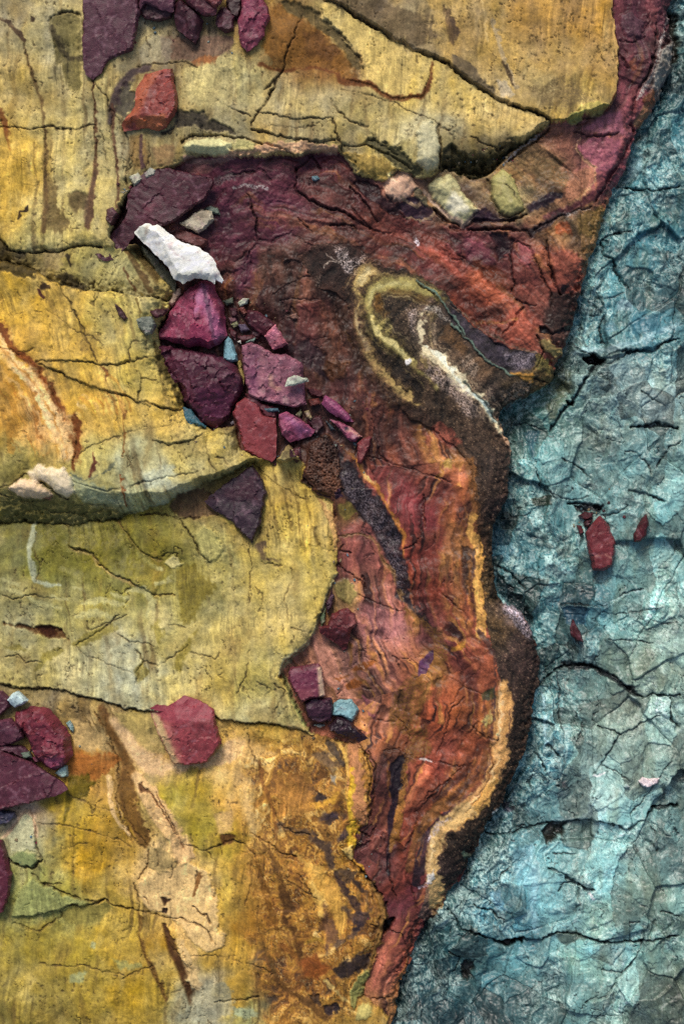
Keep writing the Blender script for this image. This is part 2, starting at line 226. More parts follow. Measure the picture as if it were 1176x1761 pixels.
def PA(s, col=None, a=1.0, soft=6.0, nz=6.0, dh=0.0, grain=0.0, wet=0, lab=None, streak=0.0, dome=0.0):
    """a patch"""
    P_ = tr(s); P_ = np.concatenate([P_, P_[:1]])
    mx = max(soft + nz * 2 + 6, dome)
    q, D, T, sd = pdist(P_, mx)
    ins = inside(WX[q], WY[q], P_[:-1]); d = np.where(ins, -D, D)
    n = N60[q] * .5 + N24[q] * .7 + .5 * N9[q]
    if streak: n = n + .45 * streak * SKV[q]
    if dome:
        w_ = ss(-2, 4, -d) * (1 if lab is None else np.isin(LAB[q], lab)); s_ = HT[q]
        for _ in range(14): s_ = blur(s_)
        HT[q] += .85 * w_ * (s_ - HT[q]); TEX[q] *= 1 - .55 * w_
        hm = np.sqrt(np.clip(-d / dome, 0, 1)) * dh; HT[q] += hm if lab is None else hm * np.isin(LAB[q], lab); dh = 0
    m = 1 - ss(-soft / 2, soft / 2, d + nz * n)
    if grain: m = m * ss(-.2, .3, GR[q] + N4[q] - 1.2 * grain + .7)
    if lab is not None: m = m * np.isin(LAB[q], lab)
    apply_mask(q, m, min(1., a * 1.3) * np.clip(.96 + .22 * N9b[q] + .18 * N24b[q], .45, 1.), col, dh, wet, not grain)
def CK(s, wd=2.5, dep=6.0, col='2a2118', a=0.75, lab=None, halo=0.16):
    """an open crack: a narrow groove whose walls carry a dark mineral film"""
    P_ = tr(s) if isinstance(s, str) else s
    mx = 22 if halo else 10
    if isinstance(wd, (tuple, list)): mx = max(mx, max(wd) * 2)
    q, D, T, sd = pdist(P_, mx)
    wv = _wid(wd, T) * .5 * (1 + .75 * N24[q] + .55 * N9[q]); wv = np.maximum(wv, .25)
    end = ss(0, .25, T) * 1.0
    gap = np.clip(.78 + .9 * N60[q] + .7 * N24b[q], .12, 1)
    g = np.clip(1 - D / (wv + .75), 0, 1) ** .7 * (.35 + .65 * gap)
    if lab is not None: g = g * np.isin(LAB[q], lab)
    HT[q] -= dep * g
    k = ss(1.2, 0.2, D / (wv * .8 + .75)) * a * gap
    if halo: k = np.maximum(k, halo * np.clip(1 - D / 14, 0, 1) ** 2 * np.clip(.6 + N9[q] + N24[q], 0, 1))
    if lab is not None: k = k * np.isin(LAB[q], lab)
    COL[q] += k[..., None] * (hexc(col) - COL[q])
def LE(s, amp, L=30.0, side=1, lab=None):
    """a ledge: the bed steps up by amp on one side of the line and fades back over L"""
    P_ = tr(s) if isinstance(s, str) else s
    q, D, T, sd = pdist(P_, L * 2.5)
    n = len(P_) - 1
    e = ss(0, .35, T) * ss(n, n - .35, T)
    m = np.exp(-D / L) * (sd * side > 0) * (1 - ss(L * 2, L * 2.5, D)) * e
    if lab is not None: m = m * np.isin(LAB[q], lab)
    HT[q] += amp * m
def RE(P_, wd, drop, labs, pw=1.7, rough=0.0):
    """round a bed down towards its edge"""
    mx = max(wd) if isinstance(wd, (tuple, list)) else wd
    q, D, T, sd = pdist(P_, mx)
    wv = _wid(wd, T); m = np.clip(1 - D / wv, 0, 1) ** pw * np.isin(LAB[q], labs)
    HT[q] -= drop * m * (1 + rough * (N24[q] + N9[q]))
# striations: scratches and bedding traces that run down the ochre slabs
ANGL = np.array([0, .10, .03, .5, -.28, -.12, .06, 0, 0, 0, 0, 0, 0, 0, 0, 0, 0], np.float32)[LAB]
us = (X - 300) * np.cos(ANGL) + (Y - 900) * np.sin(ANGL) + 9 * N150 + 4 * N60 + 1.2 * N24; vs = -(X - 300) * np.sin(ANGL) + (Y - 900) * np.cos(ANGL)
SKV = fbm(us, vs / 22, 8, 3, 21); SKF = gnoise(us / 2.8, vs / 52, 22); SKW = fbm(us + 6 * N60, vs / 8, 30, 2, 27)
OF = OCH[..., None]
strk = np.clip(.35 + 1.1 * fbm(X, Y, 80, 3, 23), 0, 1)
scr = ss(.42, .75, gnoise(us / 3.2, vs / 80, 26)) * ss(-.1, .4, fbm(X, Y, 70, 2, 28))       # long dark scratches
TEX += np.where(OCH, .04 + strk * (.26 * SKV + .18 * SKF) - .42 * scr * strk + .09 * SKW + .12 * N24 + .13 * N9 + .08 * GR + .07 * N4, 0)
COL += np.where(OF, (.045 * N60 + .04 * SKW + .03 * N24b)[..., None] * np.array([.25, -.05, -.9], np.float32), 0)
cl1 = fbm(X + 12 * N60, Y * .7, 75, 4, 36); cl2 = fbm(X + .08 * Y + 8 * N60, Y / 4, 30, 4, 38)
for msk, cc_ in ((ss(.15, .7, cl1) * .35, 'd6c48c'), (ss(.2, .75, -cl1) * .38, '7d6230'), (ss(.3, .8, cl2) * .3, '6a5026'), (ss(.3, .8, -cl2) * .22, 'cfc08a')):
    COL += np.where(OF, msk[..., None] * (hexc(cc_) - COL), 0)
mq = tr("K 130,700 300,680 480,680 690,740 725,900 700,1100 N 640,350 760,560 780,700 690,930 600,1176 200,1176 120,900 150,600 90,330 110,150 K 100,1000 60,800")
q, D, T, sd_ = pdist(np.concatenate([mq, mq[:1]]), 70); mm = ss(-45, 25, np.where(inside(WX[q], WY[q], mq), D, -D) + 16 * N24[q]) * OCH[q]
v_ = fbm(X[q] * .9 + 60 * N60[q] + 16 * N24[q], Y[q] * .55 + 60 * N150[q] + 50 * N60[q] + 10 * N24b[q], 60, 4, 39); v_ = v_ * .8 + .22 * fbm(X[q] + 20 * N24[q], Y[q] * .4 + 12 * N24b[q], 14, 3, 40)
st_ = [(-.95, '241c1e'), (-.62, '3e2a1e'), (-.40, '644020'), (-.15, '96662a'), (.05, 'ac7e34'), (.25, '6e4a24'), (.42, 'ba8c40'), (.7, 'dcb870'), (1.0, 'e6d09a')]
mc = np.stack([np.interp(v_, [s_[0] for s_ in st_], [hexc(s_[1])[k_] for s_ in st_]) for k_ in range(3)], -1)
v_ = v_ * 1.45; mc = np.stack([np.interp(v_, [s_[0] for s_ in st_], [hexc(s_[1])[k_] for s_ in st_]) for k_ in range(3)], -1)
COL[q] += (mm * .85)[..., None] * (mc - COL[q]); HT[q] += mm * 2.2 * v_
fr_ = v_ * 3.1 + .25 * N9[q]; fr_ = fr_ - np.floor(fr_)
for lo_, cc_, a_ in ((.86, '30221c', .6), (.42, 'e2c886', .5), (.62, '8a5420', .45)):
    COL[q] += (mm * a_ * ss(lo_ - .1, lo_, fr_) * (1 - ss(lo_ + .03, lo_ + .12, fr_)) * np.clip(.5 + 1.3 * N24b[q], 0, 1))[..., None] * (hexc(cc_) - COL[q])
t1, r1_ = terr(fbm(WX + 6 * N24, WY * .8, 140, 3, 25), 3.5, .93); t2, r2_ = terr(fbm(WX + 3 * N24b, WY * .6 + 10 * N60, 56, 3, 29), 3, .9)
tz = ss(.05, .45, fbm(X, Y, 130, 2, 30))
HT += np.where(OCH, tz * 4.5 * t2 + strk * (.7 * SKV + .3 * SKF - .7 * scr) + .40 * N24 + .14 * N9 + .06 * N4, 0)
bl = fbm(us + 2 * N9, vs / 16, 44, 3, 115, ridged=True); bl2 = fbm(us + 14 * N60 + 2 * N9, vs / 9, 24, 2, 117, ridged=True); bm = np.clip(.35 + 1.2 * fbm(X, Y, 100, 2, 119), 0, 1)
lb = np.clip(ss(.92, 1.2, bl) + .7 * ss(1.0, 1.25, bl2) * strk, 0, 1) * bm
COL += np.where(OF, (lb * .5)[..., None] * (hexc('4a3820') - COL), 0); HT -= np.where(OCH, 1.1 * lb, 0)
brk = ss(.15, .55, fbm(X, Y, 110, 3, 35))
fx2, fe2, fr2 = facets(WX * 1.1 + 2 * N24b, WY + 2 * N24, 13, .13, .7, 33)
HT += np.where(OCH, brk * fx2, 0)
COL += np.where(OF, (tz * ss(.9, 1, r2_) * .2)[..., None] * (hexc('453722') - COL), 0)   # dark film in the risers
# hairline squiggles
def squig(mask, s, th, seed, dep, colr, a, dens, sx=1.0, sy=1.0):
    n = fbm(WX * sx + 6 * N24, WY * sy + 6 * N24b, s, 2, seed); k = fbm(X, Y, s * 2.2, 2, seed + 9)
    m = ss(th, th * .3, np.abs(n)) * ss(dens, dens + .22, k) * mask
    HT[...] -= dep * m; COL[...] += (a * m)[..., None] * (hexc(colr) - COL)
squig(OCH, 26, .030, 41, 2.2, '33281a', .55, .42, 1.0, .8)
squig(OCH, 12, .055, 44, 1.5, '33281a', .55, .38)
squig(OCH, 60, .012, 47, 3.0, '2e2418', .55, .22, 1.0, .5)
pit = ss(.46, .68, fbm(X, Y * .75, 7, 2, 50)) * ss(-.15, .3, fbm(X, Y, 70, 2, 52) + np.where(Y < 450, .15, -.08)) * OCH
HT -= 1.6 * pit; COL += (pit * .5)[..., None] * (hexc('3a2f20') - COL)
# red bed: bedding lines run with its outer edge
q, D, T, sd_ = pdist(TB, 520, warp=False)
DT = np.full(X.shape, 520, np.float32); TT = np.zeros(X.shape, np.float32); DT[q] = D; TT[q] = T
GU = tr("X 250,360 330,320 430,305 540,330 640,380 740,430 830,500 910,580 960,640")
q, D, T, s2 = pdist(GU, 260, warp=False); D2 = np.full(X.shape, 260, np.float32); T2 = np.zeros(X.shape, np.float32); D2[q] = D * s2; T2[q] = T
upm = (Y + 20 * N60 < np.interp(X, [300, 560, 650, 760, 860, 1000], [470, 440, 450, 500, 600, 660])) & (X < 1000); lfm = ~upm & (X + 14 * N60 < 640) & (Y < 840)
DT = np.where(upm, D2 + 600, np.where(lfm, X + .12 * Y, DT)); TT = np.where(upm, T2 * 3.2, np.where(lfm, Y / 26, TT))
DTT = np.full(X.shape, 520, np.float32); q, D, T, sd_ = pdist(TB, 520, warp=False); DTT[q] = D; DT = np.where(TEAL | CORM, DTT, DT)
fl = fbm(DT + 9 * N60 + 2 * N24, TT * 2.6, 9, 3, 61); fl2 = fbm(DT + 16 * N60 + 3 * N24, TT * 4, 34, 3, 63)
rm = RED
TEX += np.where(rm, -.10 + .09 * ss(730, 870, Y + 30 * N60) + .26 * fl + .32 * fl2 + .15 * N24 + .14 * N9 + .10 * GR + .08 * N4, 0)
COL += np.where(rm[..., None], (.05 * fl2 + .03 * N60)[..., None] * np.array([.7, .35, -.15], np.float32), 0)
t1, r1_ = terr(fbm(DT * .5 + WX + 8 * N24, TT * 6 + WY * .5, 110, 4, 61), 7, .86); t2, r2_ = terr(fbm(WX + 5 * N24, WY + 6 * N24b, 44, 4, 66), 5, .84)
ysm = ss(730, 870, Y + 30 * N60); up = 1 - .8 * ysm
HT += np.where(rm, up * (13 * t1 + 2.5 * t2) + .6 * fl + 1.0 * fl2 + .5 * up * N24 + .2 * N9 + .1 * N4, 0)
fl3 = fbm(DT + 20 * N60 + 5 * N24, TT * 3.2, 46, 4, 69)
for msk, cc_ in ((ss(.15, .6, fl3) * .45, 'a8562e'), (ss(.2, .65, -fl3) * .5, '4a2428'), (ss(.35, .75, fl2) * .3, 'b07a5a')):
    COL += np.where(rm[..., None], (msk * (.35 + .65 * ss(640, 760, Y + 30 * N60) * ss(590, 680, X)))[..., None] * (hexc(cc_) - COL), 0)
vn = fbm(DT + 14 * N60 + 4 * N24 + 1.2 * N9, TT * 2.2, 26, 3, 70, ridged=True); vn2 = fbm(DT + 16 * N60 + 4 * N24 + 1.2 * N9, TT * 2.4, 38, 3, 76, ridged=True); lowm = .45 + .55 * ss(640, 760, Y + 30 * N60) * ss(560, 640, X)
for msk, cc_ in ((ss(.8, 1.06, vn) * .85, '2a1816'), (ss(.84, 1.1, vn2) * .8, 'be8440')):
    COL += np.where(rm[..., None], (msk * lowm * np.clip(.6 + 1.2 * N60, 0, 1))[..., None] * (hexc(cc_) - COL), 0)
HT -= np.where(rm, 1.3 * lowm * ss(.86, 1.1, vn), 0)
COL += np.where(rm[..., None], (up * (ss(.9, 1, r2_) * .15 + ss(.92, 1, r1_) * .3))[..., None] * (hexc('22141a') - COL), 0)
mn = ss(.15, .6, fbm(DT * .6 + X, Y * .6 + TT * 4, 70, 4, 68)) * (.62 - .37 * ysm)       # brown-black manganese film
COL += np.where(rm[..., None], mn[..., None] * (hexc('33231f') - COL), 0)
fx2r = facets(WX + 3 * N24, WY + 3 * N24b, 26, .14, 1.2, 65)[0]
HT += np.where(rm, ss(-.05, .45, fbm(X, Y, 120, 2, 67)) * up * .5 * fx2r, 0)
squig(RED, 30, .03, 71, 2.2, '1f1214', .55, .44)
squig(RED, 60, .012, 74, 3, '1f1214', .55, .36)
# granular crust of the fold core
gran = GR * .55 + N4 * .9
gran = gran * np.clip(.75 + .5 * N24b + .3 * N60, .25, 1.3)
TEX += np.where(CORM, .28 * gran + .24 * N9 + .28 * N24 + .42 * fl + .3 * fl2 - .10, 0)
GH = np.where(CORM, .5 * gran + .5 * N9, 0); HT += GH + np.where(CORM, 1.6 * N24 + .9 * fl + 1.2 * fl2, 0)
spk = (ss(.8, 1.0, GR + .35 * N4) * CORM * .5)
COL += spk[..., None] * (hexc('9a8264') - COL)
# ------------------------------------------------------------------ teal bed: fractured, foliated
tm = TEAL
x0, y0 = X[tm], Y[tm]; n24, n24b, n9, n60, n150 = N24[tm], N24b[tm], N9[tm], N60[tm], N150[tm]
xx = x0 + 9 * n60 + 2.5 * n24 + .8 * n9; yy = y0 + 9 * n150 + 2.5 * n24b
h1, e1, r1 = facets(xx * 1.1 + .3 * yy, yy * .8 - .25 * xx, 130, .13, 5, 81)
h2, e2, r2 = facets(xx + .12 * yy, yy * .75, 50, .17, 4.5, 83)
h3, e3, r3 = facets(xx - .2 * yy + 2 * n24, yy * .85, 21, .24, 2.0, 85)
h4, e4, r4 = facets(x0 + 3 * n24b + 1.5 * n9, y0 + 3 * n24, 9, .30, .9, 87)
dt = DT[tm]; tt = TT[tm]
crk = ss(.0, .5, fbm(x0, y0, 100, 3, 88) + .55 * np.exp(-dt / 60))
crk2 = ss(-.1, .4, fbm(x0, y0, 60, 2, 89))
# flakes: thin plates broken off one above another, their edges curling with the contact
fa = fbm(x0 + 14 * n60 + 5 * n24, y0 * .7 + 14 * n150, 95, 4, 91); ta, ra = terr(fa, 9, .86)
fb = fbm(dt * 1.2 + 10 * n60 + 5 * n24, tt * 8 + .25 * y0, 44, 4, 92); tb, rb = terr(fb, 7, .84)
fc_ = fbm(x0 + 7 * n24, y0 * .55 + 7 * n24b, 30, 3, 94); tc, rc = terr(fc_, 5, .82)
lamw = np.clip(np.exp(-dt / 75) * 1.1 + .12, 0, 1)
wx_ = x0 + 34 * n60 + 12 * n24; wy_ = y0 + 34 * n150 + 12 * n24b
cur = fbm(wx_ + .5 * dt, wy_ * .6, 52, 4, 107, ridged=True); cur2 = fbm(wx_, wy_ * .6, 22, 4, 109, ridged=True); tcu, rcu = terr(fbm(wx_, wy_ * .55, 36, 4, 111), 7, .84)
th = h1 + h2 * (.35 + .35 * crk) + h3 * (.05 + .3 * crk) + h4 * (.02 + .22 * crk * crk2) + 2.4 * cur * (.15 + .85 * crk) + 1.0 * cur2 * (.05 + .95 * crk) + 8 * tcu * (.25 + .75 * crk)
th += 18 * ta + 13 * lamw * tb + 5 * crk * tc + .12 * n9 + .08 * N4[tm]
lam = fbm(dt + 16 * n60 + 5 * n24 + 1.5 * n9, tt * 9 + 3 * n24b, 8, 3, 96, ridged=True); lam2 = fbm(x0 + 16 * n60 + 7 * n24, (y0 + 22 * n150) * .45, 13, 4, 93, ridged=True)
th += 1.7 * lamw * lam + 1.3 * lam2 * crk
sk = gnoise((x0 + 2 * n24) / 2.4, y0 / 34, 95)
th += .15 * sk * (1 - crk)
HT[tm] += th
c = COL[tm]
TEX[tm] += -.13 + .26 * (r1 - .5) + .40 * (r2 - .5) + .36 * (r3 - .5) * crk + .26 * (r4 - .5) * crk * crk2 + .09 * n24 + .08 * n9 + .10 * GR[tm] + .07 * sk * (1.1 - crk) + .12 * n60
c += (.035 * n60 + .06 * (r2 - .5) + .04 * (r3 - .5))[:, None] * np.array([-.7, .1, .5], np.float32)
pal = ss(.78, 1.08, lam2) * .6 * crk + ss(.72, 1.05, lam) * lamw * .6 + ss(.82, 1.1, cur2) * .6 * crk + ss(.9, 1.2, cur) * .5 + ss(.3, .8, fbm(x0, y0 * .8, 60, 4, 99)) * .12
for r_ in (ra, rc, rcu): pal += ss(.66, .82, r_) * (1 - ss(.83, .87, r_)) * .38 * (.3 + .7 * crk)   # pale highlights on the plate edges, put into the colour
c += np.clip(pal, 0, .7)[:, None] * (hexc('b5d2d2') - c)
ol = ss(.05, .6, fbm(x0 * 1.3, y0 / 2.5, 40, 4, 97)) * .36                  # olive-grey silt stains, run down the face
c += (ol * np.clip((x0 - 900) / 150, .2, 1))[:, None] * (hexc('66735f') - c)
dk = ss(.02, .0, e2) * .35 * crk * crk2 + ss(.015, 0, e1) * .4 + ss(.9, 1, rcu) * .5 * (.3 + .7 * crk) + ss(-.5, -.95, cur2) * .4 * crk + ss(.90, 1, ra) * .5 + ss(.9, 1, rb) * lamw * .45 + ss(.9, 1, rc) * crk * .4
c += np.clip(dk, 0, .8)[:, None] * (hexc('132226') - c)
HT[tm] -= 2.5 * ss(.03, 0, e1) + 1.6 * ss(.03, 0, e2) * crk * crk2
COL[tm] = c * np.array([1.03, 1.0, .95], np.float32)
squig(TEAL, 40, .02, 101, 3.5, '0e1c20', .75, .22, 1.0, .7)
squig(TEAL, 15, .05, 104, 2.4, '12242a', .65, .3)
# ------------------------------------------------------------------ edges of the beds
TBm = TB[1:-2]
RE(TBm, 46, 30, [0, 7], 2.0, .25)
RE(TBm, [30, 40, 60, 70, 60, 60, 70], 20, list(range(10, 17)), 1.4, .3)
LIPTOP = [60, 60, 66, 60, 58, 46, 30, 16, 12, 10, 8, 8]
RE(LIP, LIPTOP, 54, [4], 1.2, .22)
RE(LIP, 50, 10, [5], 1.5)
wedge = tr("X 943,209 932,226 905,245 878,258 850,290 830,304 810,306 790,298 772,285")
RE(wedge, [4, 10, 12, 22, 40, 46, 40, 18], 26, [2], .8, .9)
RE(tr("X 745,300 757,292 726,306 700,298 665,313 611,296 590,264 536,262 468,265 420,269 340,269 299,289 224,320"), 20, 10, [2], 1.2, .6)
RE(tr("X 231,418 296,479 299,496 289,527 270,560 272,588 282,622 306,656 316,704 363,739 399,731 413,771"), [26, 34, 38, 44, 36], 40, [3, 4], 1.4, .15)
RE(tr("X 526,799 516,826 546,850 573,863 570,890 580,921 579,989 563,1023 550,1057 526,1111 488,1138 480,1166 502,1206 526,1254"), 7, 5, [5], 1.3, .4)
RE(tr("X 570,1278 604,1285 635,1302 641,1322 638,1390 635,1424 614,1436 607,1483 624,1497 638,1531 658,1555 665,1579 662,1606 652,1640 638,1674 624,1722"), 26, 16, [6], 1.6, .2)
RE(CR2, 14, 8, [2], 1.4, .5); RE(CR3, 22, 9, [3], 1.2, .6); RE(CR3, 12, 5, [4], 1.4, .4)
CK(CR1, [2, 5, 7, 6, 4, 3], 14, '1d1710', .85); CK(CR2, 3.5, 9, '1d1710', .75); CK(CR3, 3.5, 9, '1d1710', .75); CK(CR5, 3.2, 8, '1d1710', .75)
CK(LIP[:8], 3, 8, '1f1c10', .7)
for ln in (T1, T2, T3, T4, T5, T6): CK(ln[1:-2], [2.5, 4, 3, 4.5, 2.5], 11, '0d1416', .8)
# STAINS, CRACKS AND PAINTED SHADE --------------------------------------------------------------------------------------------------------------
def rims(V, offs, labs=(0, 7), mxd=40, wob=1.0):
    P_ = tr(V); q, D, T, sd = pdist(P_, mxd); n_ = len(P_) - 1; en = ss(0, .6, T) * ss(n_, n_ - .6, T)
    for of, cc_, a_, wd in offs:
        m = ss(wd + .8, wd * .4, np.abs(D * sd - of - wob * (3.5 * N24[q] + 1.5 * N9[q] + abs(of) * .12 * N60[q]))) * np.clip(.55 + 1.1 * N60[q] + .5 * N24b[q], 0, 1) * (D < mxd - 6) * en * np.isin(LAB[q], labs); apply_mask(q, m, a_, cc_, 0, 0, True)
# -- upper ochre slabs
PA("A 255,90 300,75 380,70 425,90 425,340 420,440 390,470 350,420 320,340 290,260 265,180", '6c6238', .65, 8, 5, -3, streak=4)
ST("A 270,150 310,240 350,290 420,300", [12, 10, 8], '3a3222', .6, 4, 3); CK("A 250,110 270,80 370,70 420,88", 2.5, 6)
PA("A 640,420 700,480 690,560 640,600 590,560 600,480", '4a453a', .7, dh=-3); ST("A 760,340 680,370 640,410 600,470 570,550 560,620", [12, 14, 9], '473a3a', .7, 4, 3)
PA("A 230,900 260,900 300,1000 340,1100 400,1176 225,1176", '64522f', .65, 8, 6, streak=4); PA("A 350,980 400,960 450,1000 440,1060 390,1080 355,1040", '56462c', .6, dh=-2)
PA("A 160,90 190,100 180,125 160,115", '3a2c1c', .8, 3, 3)
PA("A 810,190 900,180 1176,200 1176,260 1110,290 1090,330 1000,345 960,310 820,300", '675040', .75, 6, 4); PA("A 960,320 1040,290 1110,290 1090,335 1000,345", '845530', .7, 4, 3)
PA("A 890,570 960,560 1060,600 1130,630 1176,640 1176,670 1080,660 960,640 900,650 840,690 820,670 880,640", '463f34', .75, 5, 6, -4)
PA("A 700,250 720,330 860,320 880,200 760,180", '9a947a', .45, 8, 6); PA("A 940,360 1176,290 1176,560 1020,560 920,500", 'b8aa72', .5, 10, 8, streak=2)
PA("A 660,700 720,690 760,760 740,850 690,860 660,800", '84683c', .6); PA("A 760,740 880,740 900,830 800,840", '7a5e3e', .6, 8, 6)
PA("A 930,740 960,710 1060,700 1176,720 1176,770 1080,790 1000,780 940,770", 'cac690', .95, 3, 2, 14, dome=12); CK("A 920,725 960,692 1050,687 1176,695", 3.2, 8)
PA("A 900,830 940,800 1000,790 1080,840 1040,870 960,870", '9a6660', .9, 5, 4); ST("A 940,800 1060,812 1176,790", 9, 'b8907a', .6)
for s, w_, d_ in (("A 0,650 140,655 230,640 380,655 430,645 490,630", 2, 5), ("A 475,420 485,560 490,700 495,800", 1.6, 4), ("A 500,620 530,740 550,880", 1.2, 3), ("A 490,430 545,500 560,560 630,640 655,760 660,880", 1.7, 4),
                  ("A 700,340 780,325 860,320 940,320 1000,350", 2, 4), ("A 755,730 765,780 740,850", 1.6, 3), ("A 130,230 150,330 180,420", 1.6, 4), ("A 230,640 235,760 232,900", 2, 4), ("A 560,560 565,680 600,860", 1.6, 4),
                  ("A 745,190 760,240 745,290", 2, 4), ("A 640,900 650,1000 610,1060", 2.4, 5)): CK(s, w_, d_)
ST("A 130,230 150,330 180,420 210,500 225,600 235,700 230,850 235,1000 225,1176", [3, 5, 6, 9], '5a4428', .6, 3, 2)
ST("A 0,90 60,130 130,210", [6, 9], '4a3826', .8); ST("A 0,560 30,640 60,760", [8, 9, 5], '74451f', .75)
ST("A 475,420 485,560 490,680 485,850 470,1000 450,1150", [3, 5, 5, 8, 12], '563a26', .7); ST("A 570,540 575,650 590,780 605,900 600,1060", [5, 6, 6, 5], '563a2a', .65)
ST("A 720,690 715,760 725,850", 7, '4a3434', .7); ST("A 95,1110 105,1075 130,1070 150,1045", 3.5, '2a1d14', .9)
PA("A 0,750 60,700 100,900 60,1100 0,1120", 'c8a03e', .45, 20, 10, streak=4); PA("A 470,880 500,860 480,1000 450,1176 430,1100", '5e4634', .6, 6, 4)
PA("B 190,20 260,50 340,90 480,180 560,280 600,340 620,420 540,410 530,370 400,340 280,365 170,350 120,310 170,200", '785022', .6, 10, 6, streak=2)
PA("B 350,170 450,180 540,260 500,310 380,290", '56381e', .5, 12, 10); PA("B 60,230 150,210 190,330 110,340", '97875a', .5)
ST("B 130,330 250,365 330,350 430,345 530,370 545,415 630,420 700,430 740,470 800,495 880,500 960,485 1000,410 1010,320", [4, 5, 6, 6, 12, 10, 7, 8, 10, 7, 4], '623a1c', .8, 3, 2)
PA("B 250,20 340,20 420,60 480,110 560,190 620,270 650,350 600,330 560,260 480,180 380,110 270,60", '5a4d30', .7, 6, 5, -4); CK("B 530,160 600,230 650,310 660,350", 2.6, 7)
PA("B 410,20 480,10 640,100 820,210 900,300 900,420 800,480 700,380 640,260 520,140", 'c4ab64', .55, 8, 4, streak=2)
LE("B 430,40 500,120 560,200 640,290 660,350", 5, 26, -1, [2]); LE("B 560,400 700,430 800,495 960,485 1010,320", 3.5, 34, -1, [2])
PA("B 500,10 620,20 760,10 860,60 1000,90 1030,200 940,240 800,170 640,80", '66553c', .6, 10, 8, streak=2)
PA("B 1060,40 1100,60 1130,160 1110,230 1080,180", '564230', .6, 5, 5, streak=3); PA("B 980,0 1060,0 1040,60 1000,60", 'c8a45c', .6)
CK("B 350,85 310,190 275,290 250,370 220,420 180,510 120,590 95,640", [2, 3, 3, 2.4], 7); CK("B 160,460 190,440 215,410 215,440 180,500", 3, 6)
for s, w_, d_ in (("B 120,570 250,600 380,610 500,600", 1.9, 4), ("B 100,660 220,690 350,715 430,720 520,715", 3, 7), ("B 0,690 70,700 150,735 230,745 310,790", 3, 8), ("B 500,510 540,580 600,620 690,640", 2.2, 5),
                  ("B 510,600 520,680 560,770 620,820", 2.8, 7), ("B 560,740 700,740 800,790 900,850", 3, 8), ("B 550,460 700,490 820,520 900,570 1000,610 1080,660 1176,700", 1.2, 3), ("B 1040,640 1090,670 1110,650", 1.6, 4),
                  ("B 920,690 1000,770", 1, 1.5), ("B 940,790 1030,740", 1, 1.5), ("B 690,700 740,720 830,790", 2.4, 5), ("B 0,555 40,575 90,600", 2, 4), ("B 180,640 300,650 420,650", 1.2, 2.5)): CK(s, w_, d_)
LE("B 100,660 220,690 350,715 520,715", 5, 22, -1, [2]); LE("B 120,570 250,600 380,610 500,600", 3.5, 16, -1, [2])
PA("B 690,690 760,720 850,770 930,830 960,890 900,880 820,840 720,770 660,730", '4c4830', .75, 5, 6, -7)
PA("B 930,680 950,630 990,610 1030,650 1045,760 1040,850 980,870 930,830", 'bcb690', .9, 5, 2, 14, lab=[2], dome=16); CK("B 1035,640 1050,720 1050,800 1045,860", 3.6, 11)
PA("B 1060,760 1110,740 1176,800 1176,850 1100,850 1050,860", '423c28', .8, 4, 5, -9)
ST("B 0,770 100,765 230,745 330,750 430,745 520,760", [12, 12, 14, 17, 12, 8], 'c09874', .8, 3, 3, 3); PA("B 0,700 60,710 130,740 100,760 0,760", 'a9a268', .7, dh=3)
PA("B 560,770 680,780 760,820 830,860 780,910 700,890 620,840", '947c40', .8, 5, 4, 3); PA("B 780,880 830,855 815,910 790,920", 'd0bc80', .9, 2, 2, 3)
ST("C 820,0 822,100 830,220 850,290 845,400 835,470 800,520 770,580", 3, '5a2c20', .7); ST("C 800,0 808,100 815,220 832,300 825,400", 5, 'c09a5c', .5)
PA("C 380,460 480,430 560,410 640,460 700,520 560,560 470,540", '6b5a3a', .7, 8, 9, grain=.25); PA("C 220,400 270,420 300,490 250,500", 'b8a888', .7)
ST("C 200,130 230,200 260,330 320,450", [5, 8, 6, 8], 'a8977a', .5, nz=4); ST("C 255,330 290,400 310,440", 5, '4a3a26', .7); ST("C 150,0 165,120 180,220", 4, 'cdb27a', .4); ST("C 0,100 20,200", [9, 7], '4a3a2c', .6)
PA("C 0,290 60,310 130,380 220,470 240,500 120,430 0,345", '5a4e3c', .65, 6, 4)  # last: shadow of the ledge, painted as a grey strip
PA("C 570,610 600,580 660,570 670,600 610,630", '98924f', .85, 3, 2, 5); PA("C 640,545 700,530 780,540 760,580 680,575 620,570", 'a0924e', .7, 3, 3, 4)
ST("C 240,540 340,570 430,600 480,630 400,660 300,690", [3, 6, 8, 5], 'd0b676', .45); CK("C 100,700 160,740 240,760 290,730", 2.2, 5)
PA("C 0,740 100,800 240,780 330,720 420,680 490,640 480,680 380,740 300,800 200,870 110,910 0,860", '3c3620', .8, 5, 5, -7, lab=[2])  # shaded face under the wedge, its darkness put into the colour
# -- tan and pink beds under the wedge, nodules
PA("B 760,930 840,865 900,880 940,930 910,960 900,990 830,1010 780,980", 'e6b896', 1, 3, 3, 12, lab=[0, 2], dome=14); PA("B 830,1030 900,980 960,1000 1020,1050 1010,1090 950,1110 880,1080", '33222c', .9, 4, 3, -2)
ST("B 850,990 930,1040 960,1000", 4, 'a88a6a', .8); ST("B 880,1085 960,1105 1025,1060", 4, '9a8060', .7); PA("B 920,930 960,950 1010,1030 980,1030 920,980", '70654a', .85, 3, 3, 3)
PA("B 985,930 1020,890 1100,870 C 0,880 60,950 110,1020 140,1050 95,1100 60,1130 0,1110 B 1080,1060 1010,980", 'd0c890', 1, 4, 2, 22, lab=[0, 2], dome=22); PA("C 0,960 70,1000 80,1070 20,1090 -30,1040", 'ece6c6', .8, 10, 5)
ST("B 970,950 1010,1000 1080,1070 1140,1110 C 60,1130 100,1100 140,1050", 6, 'd0b094', .7)
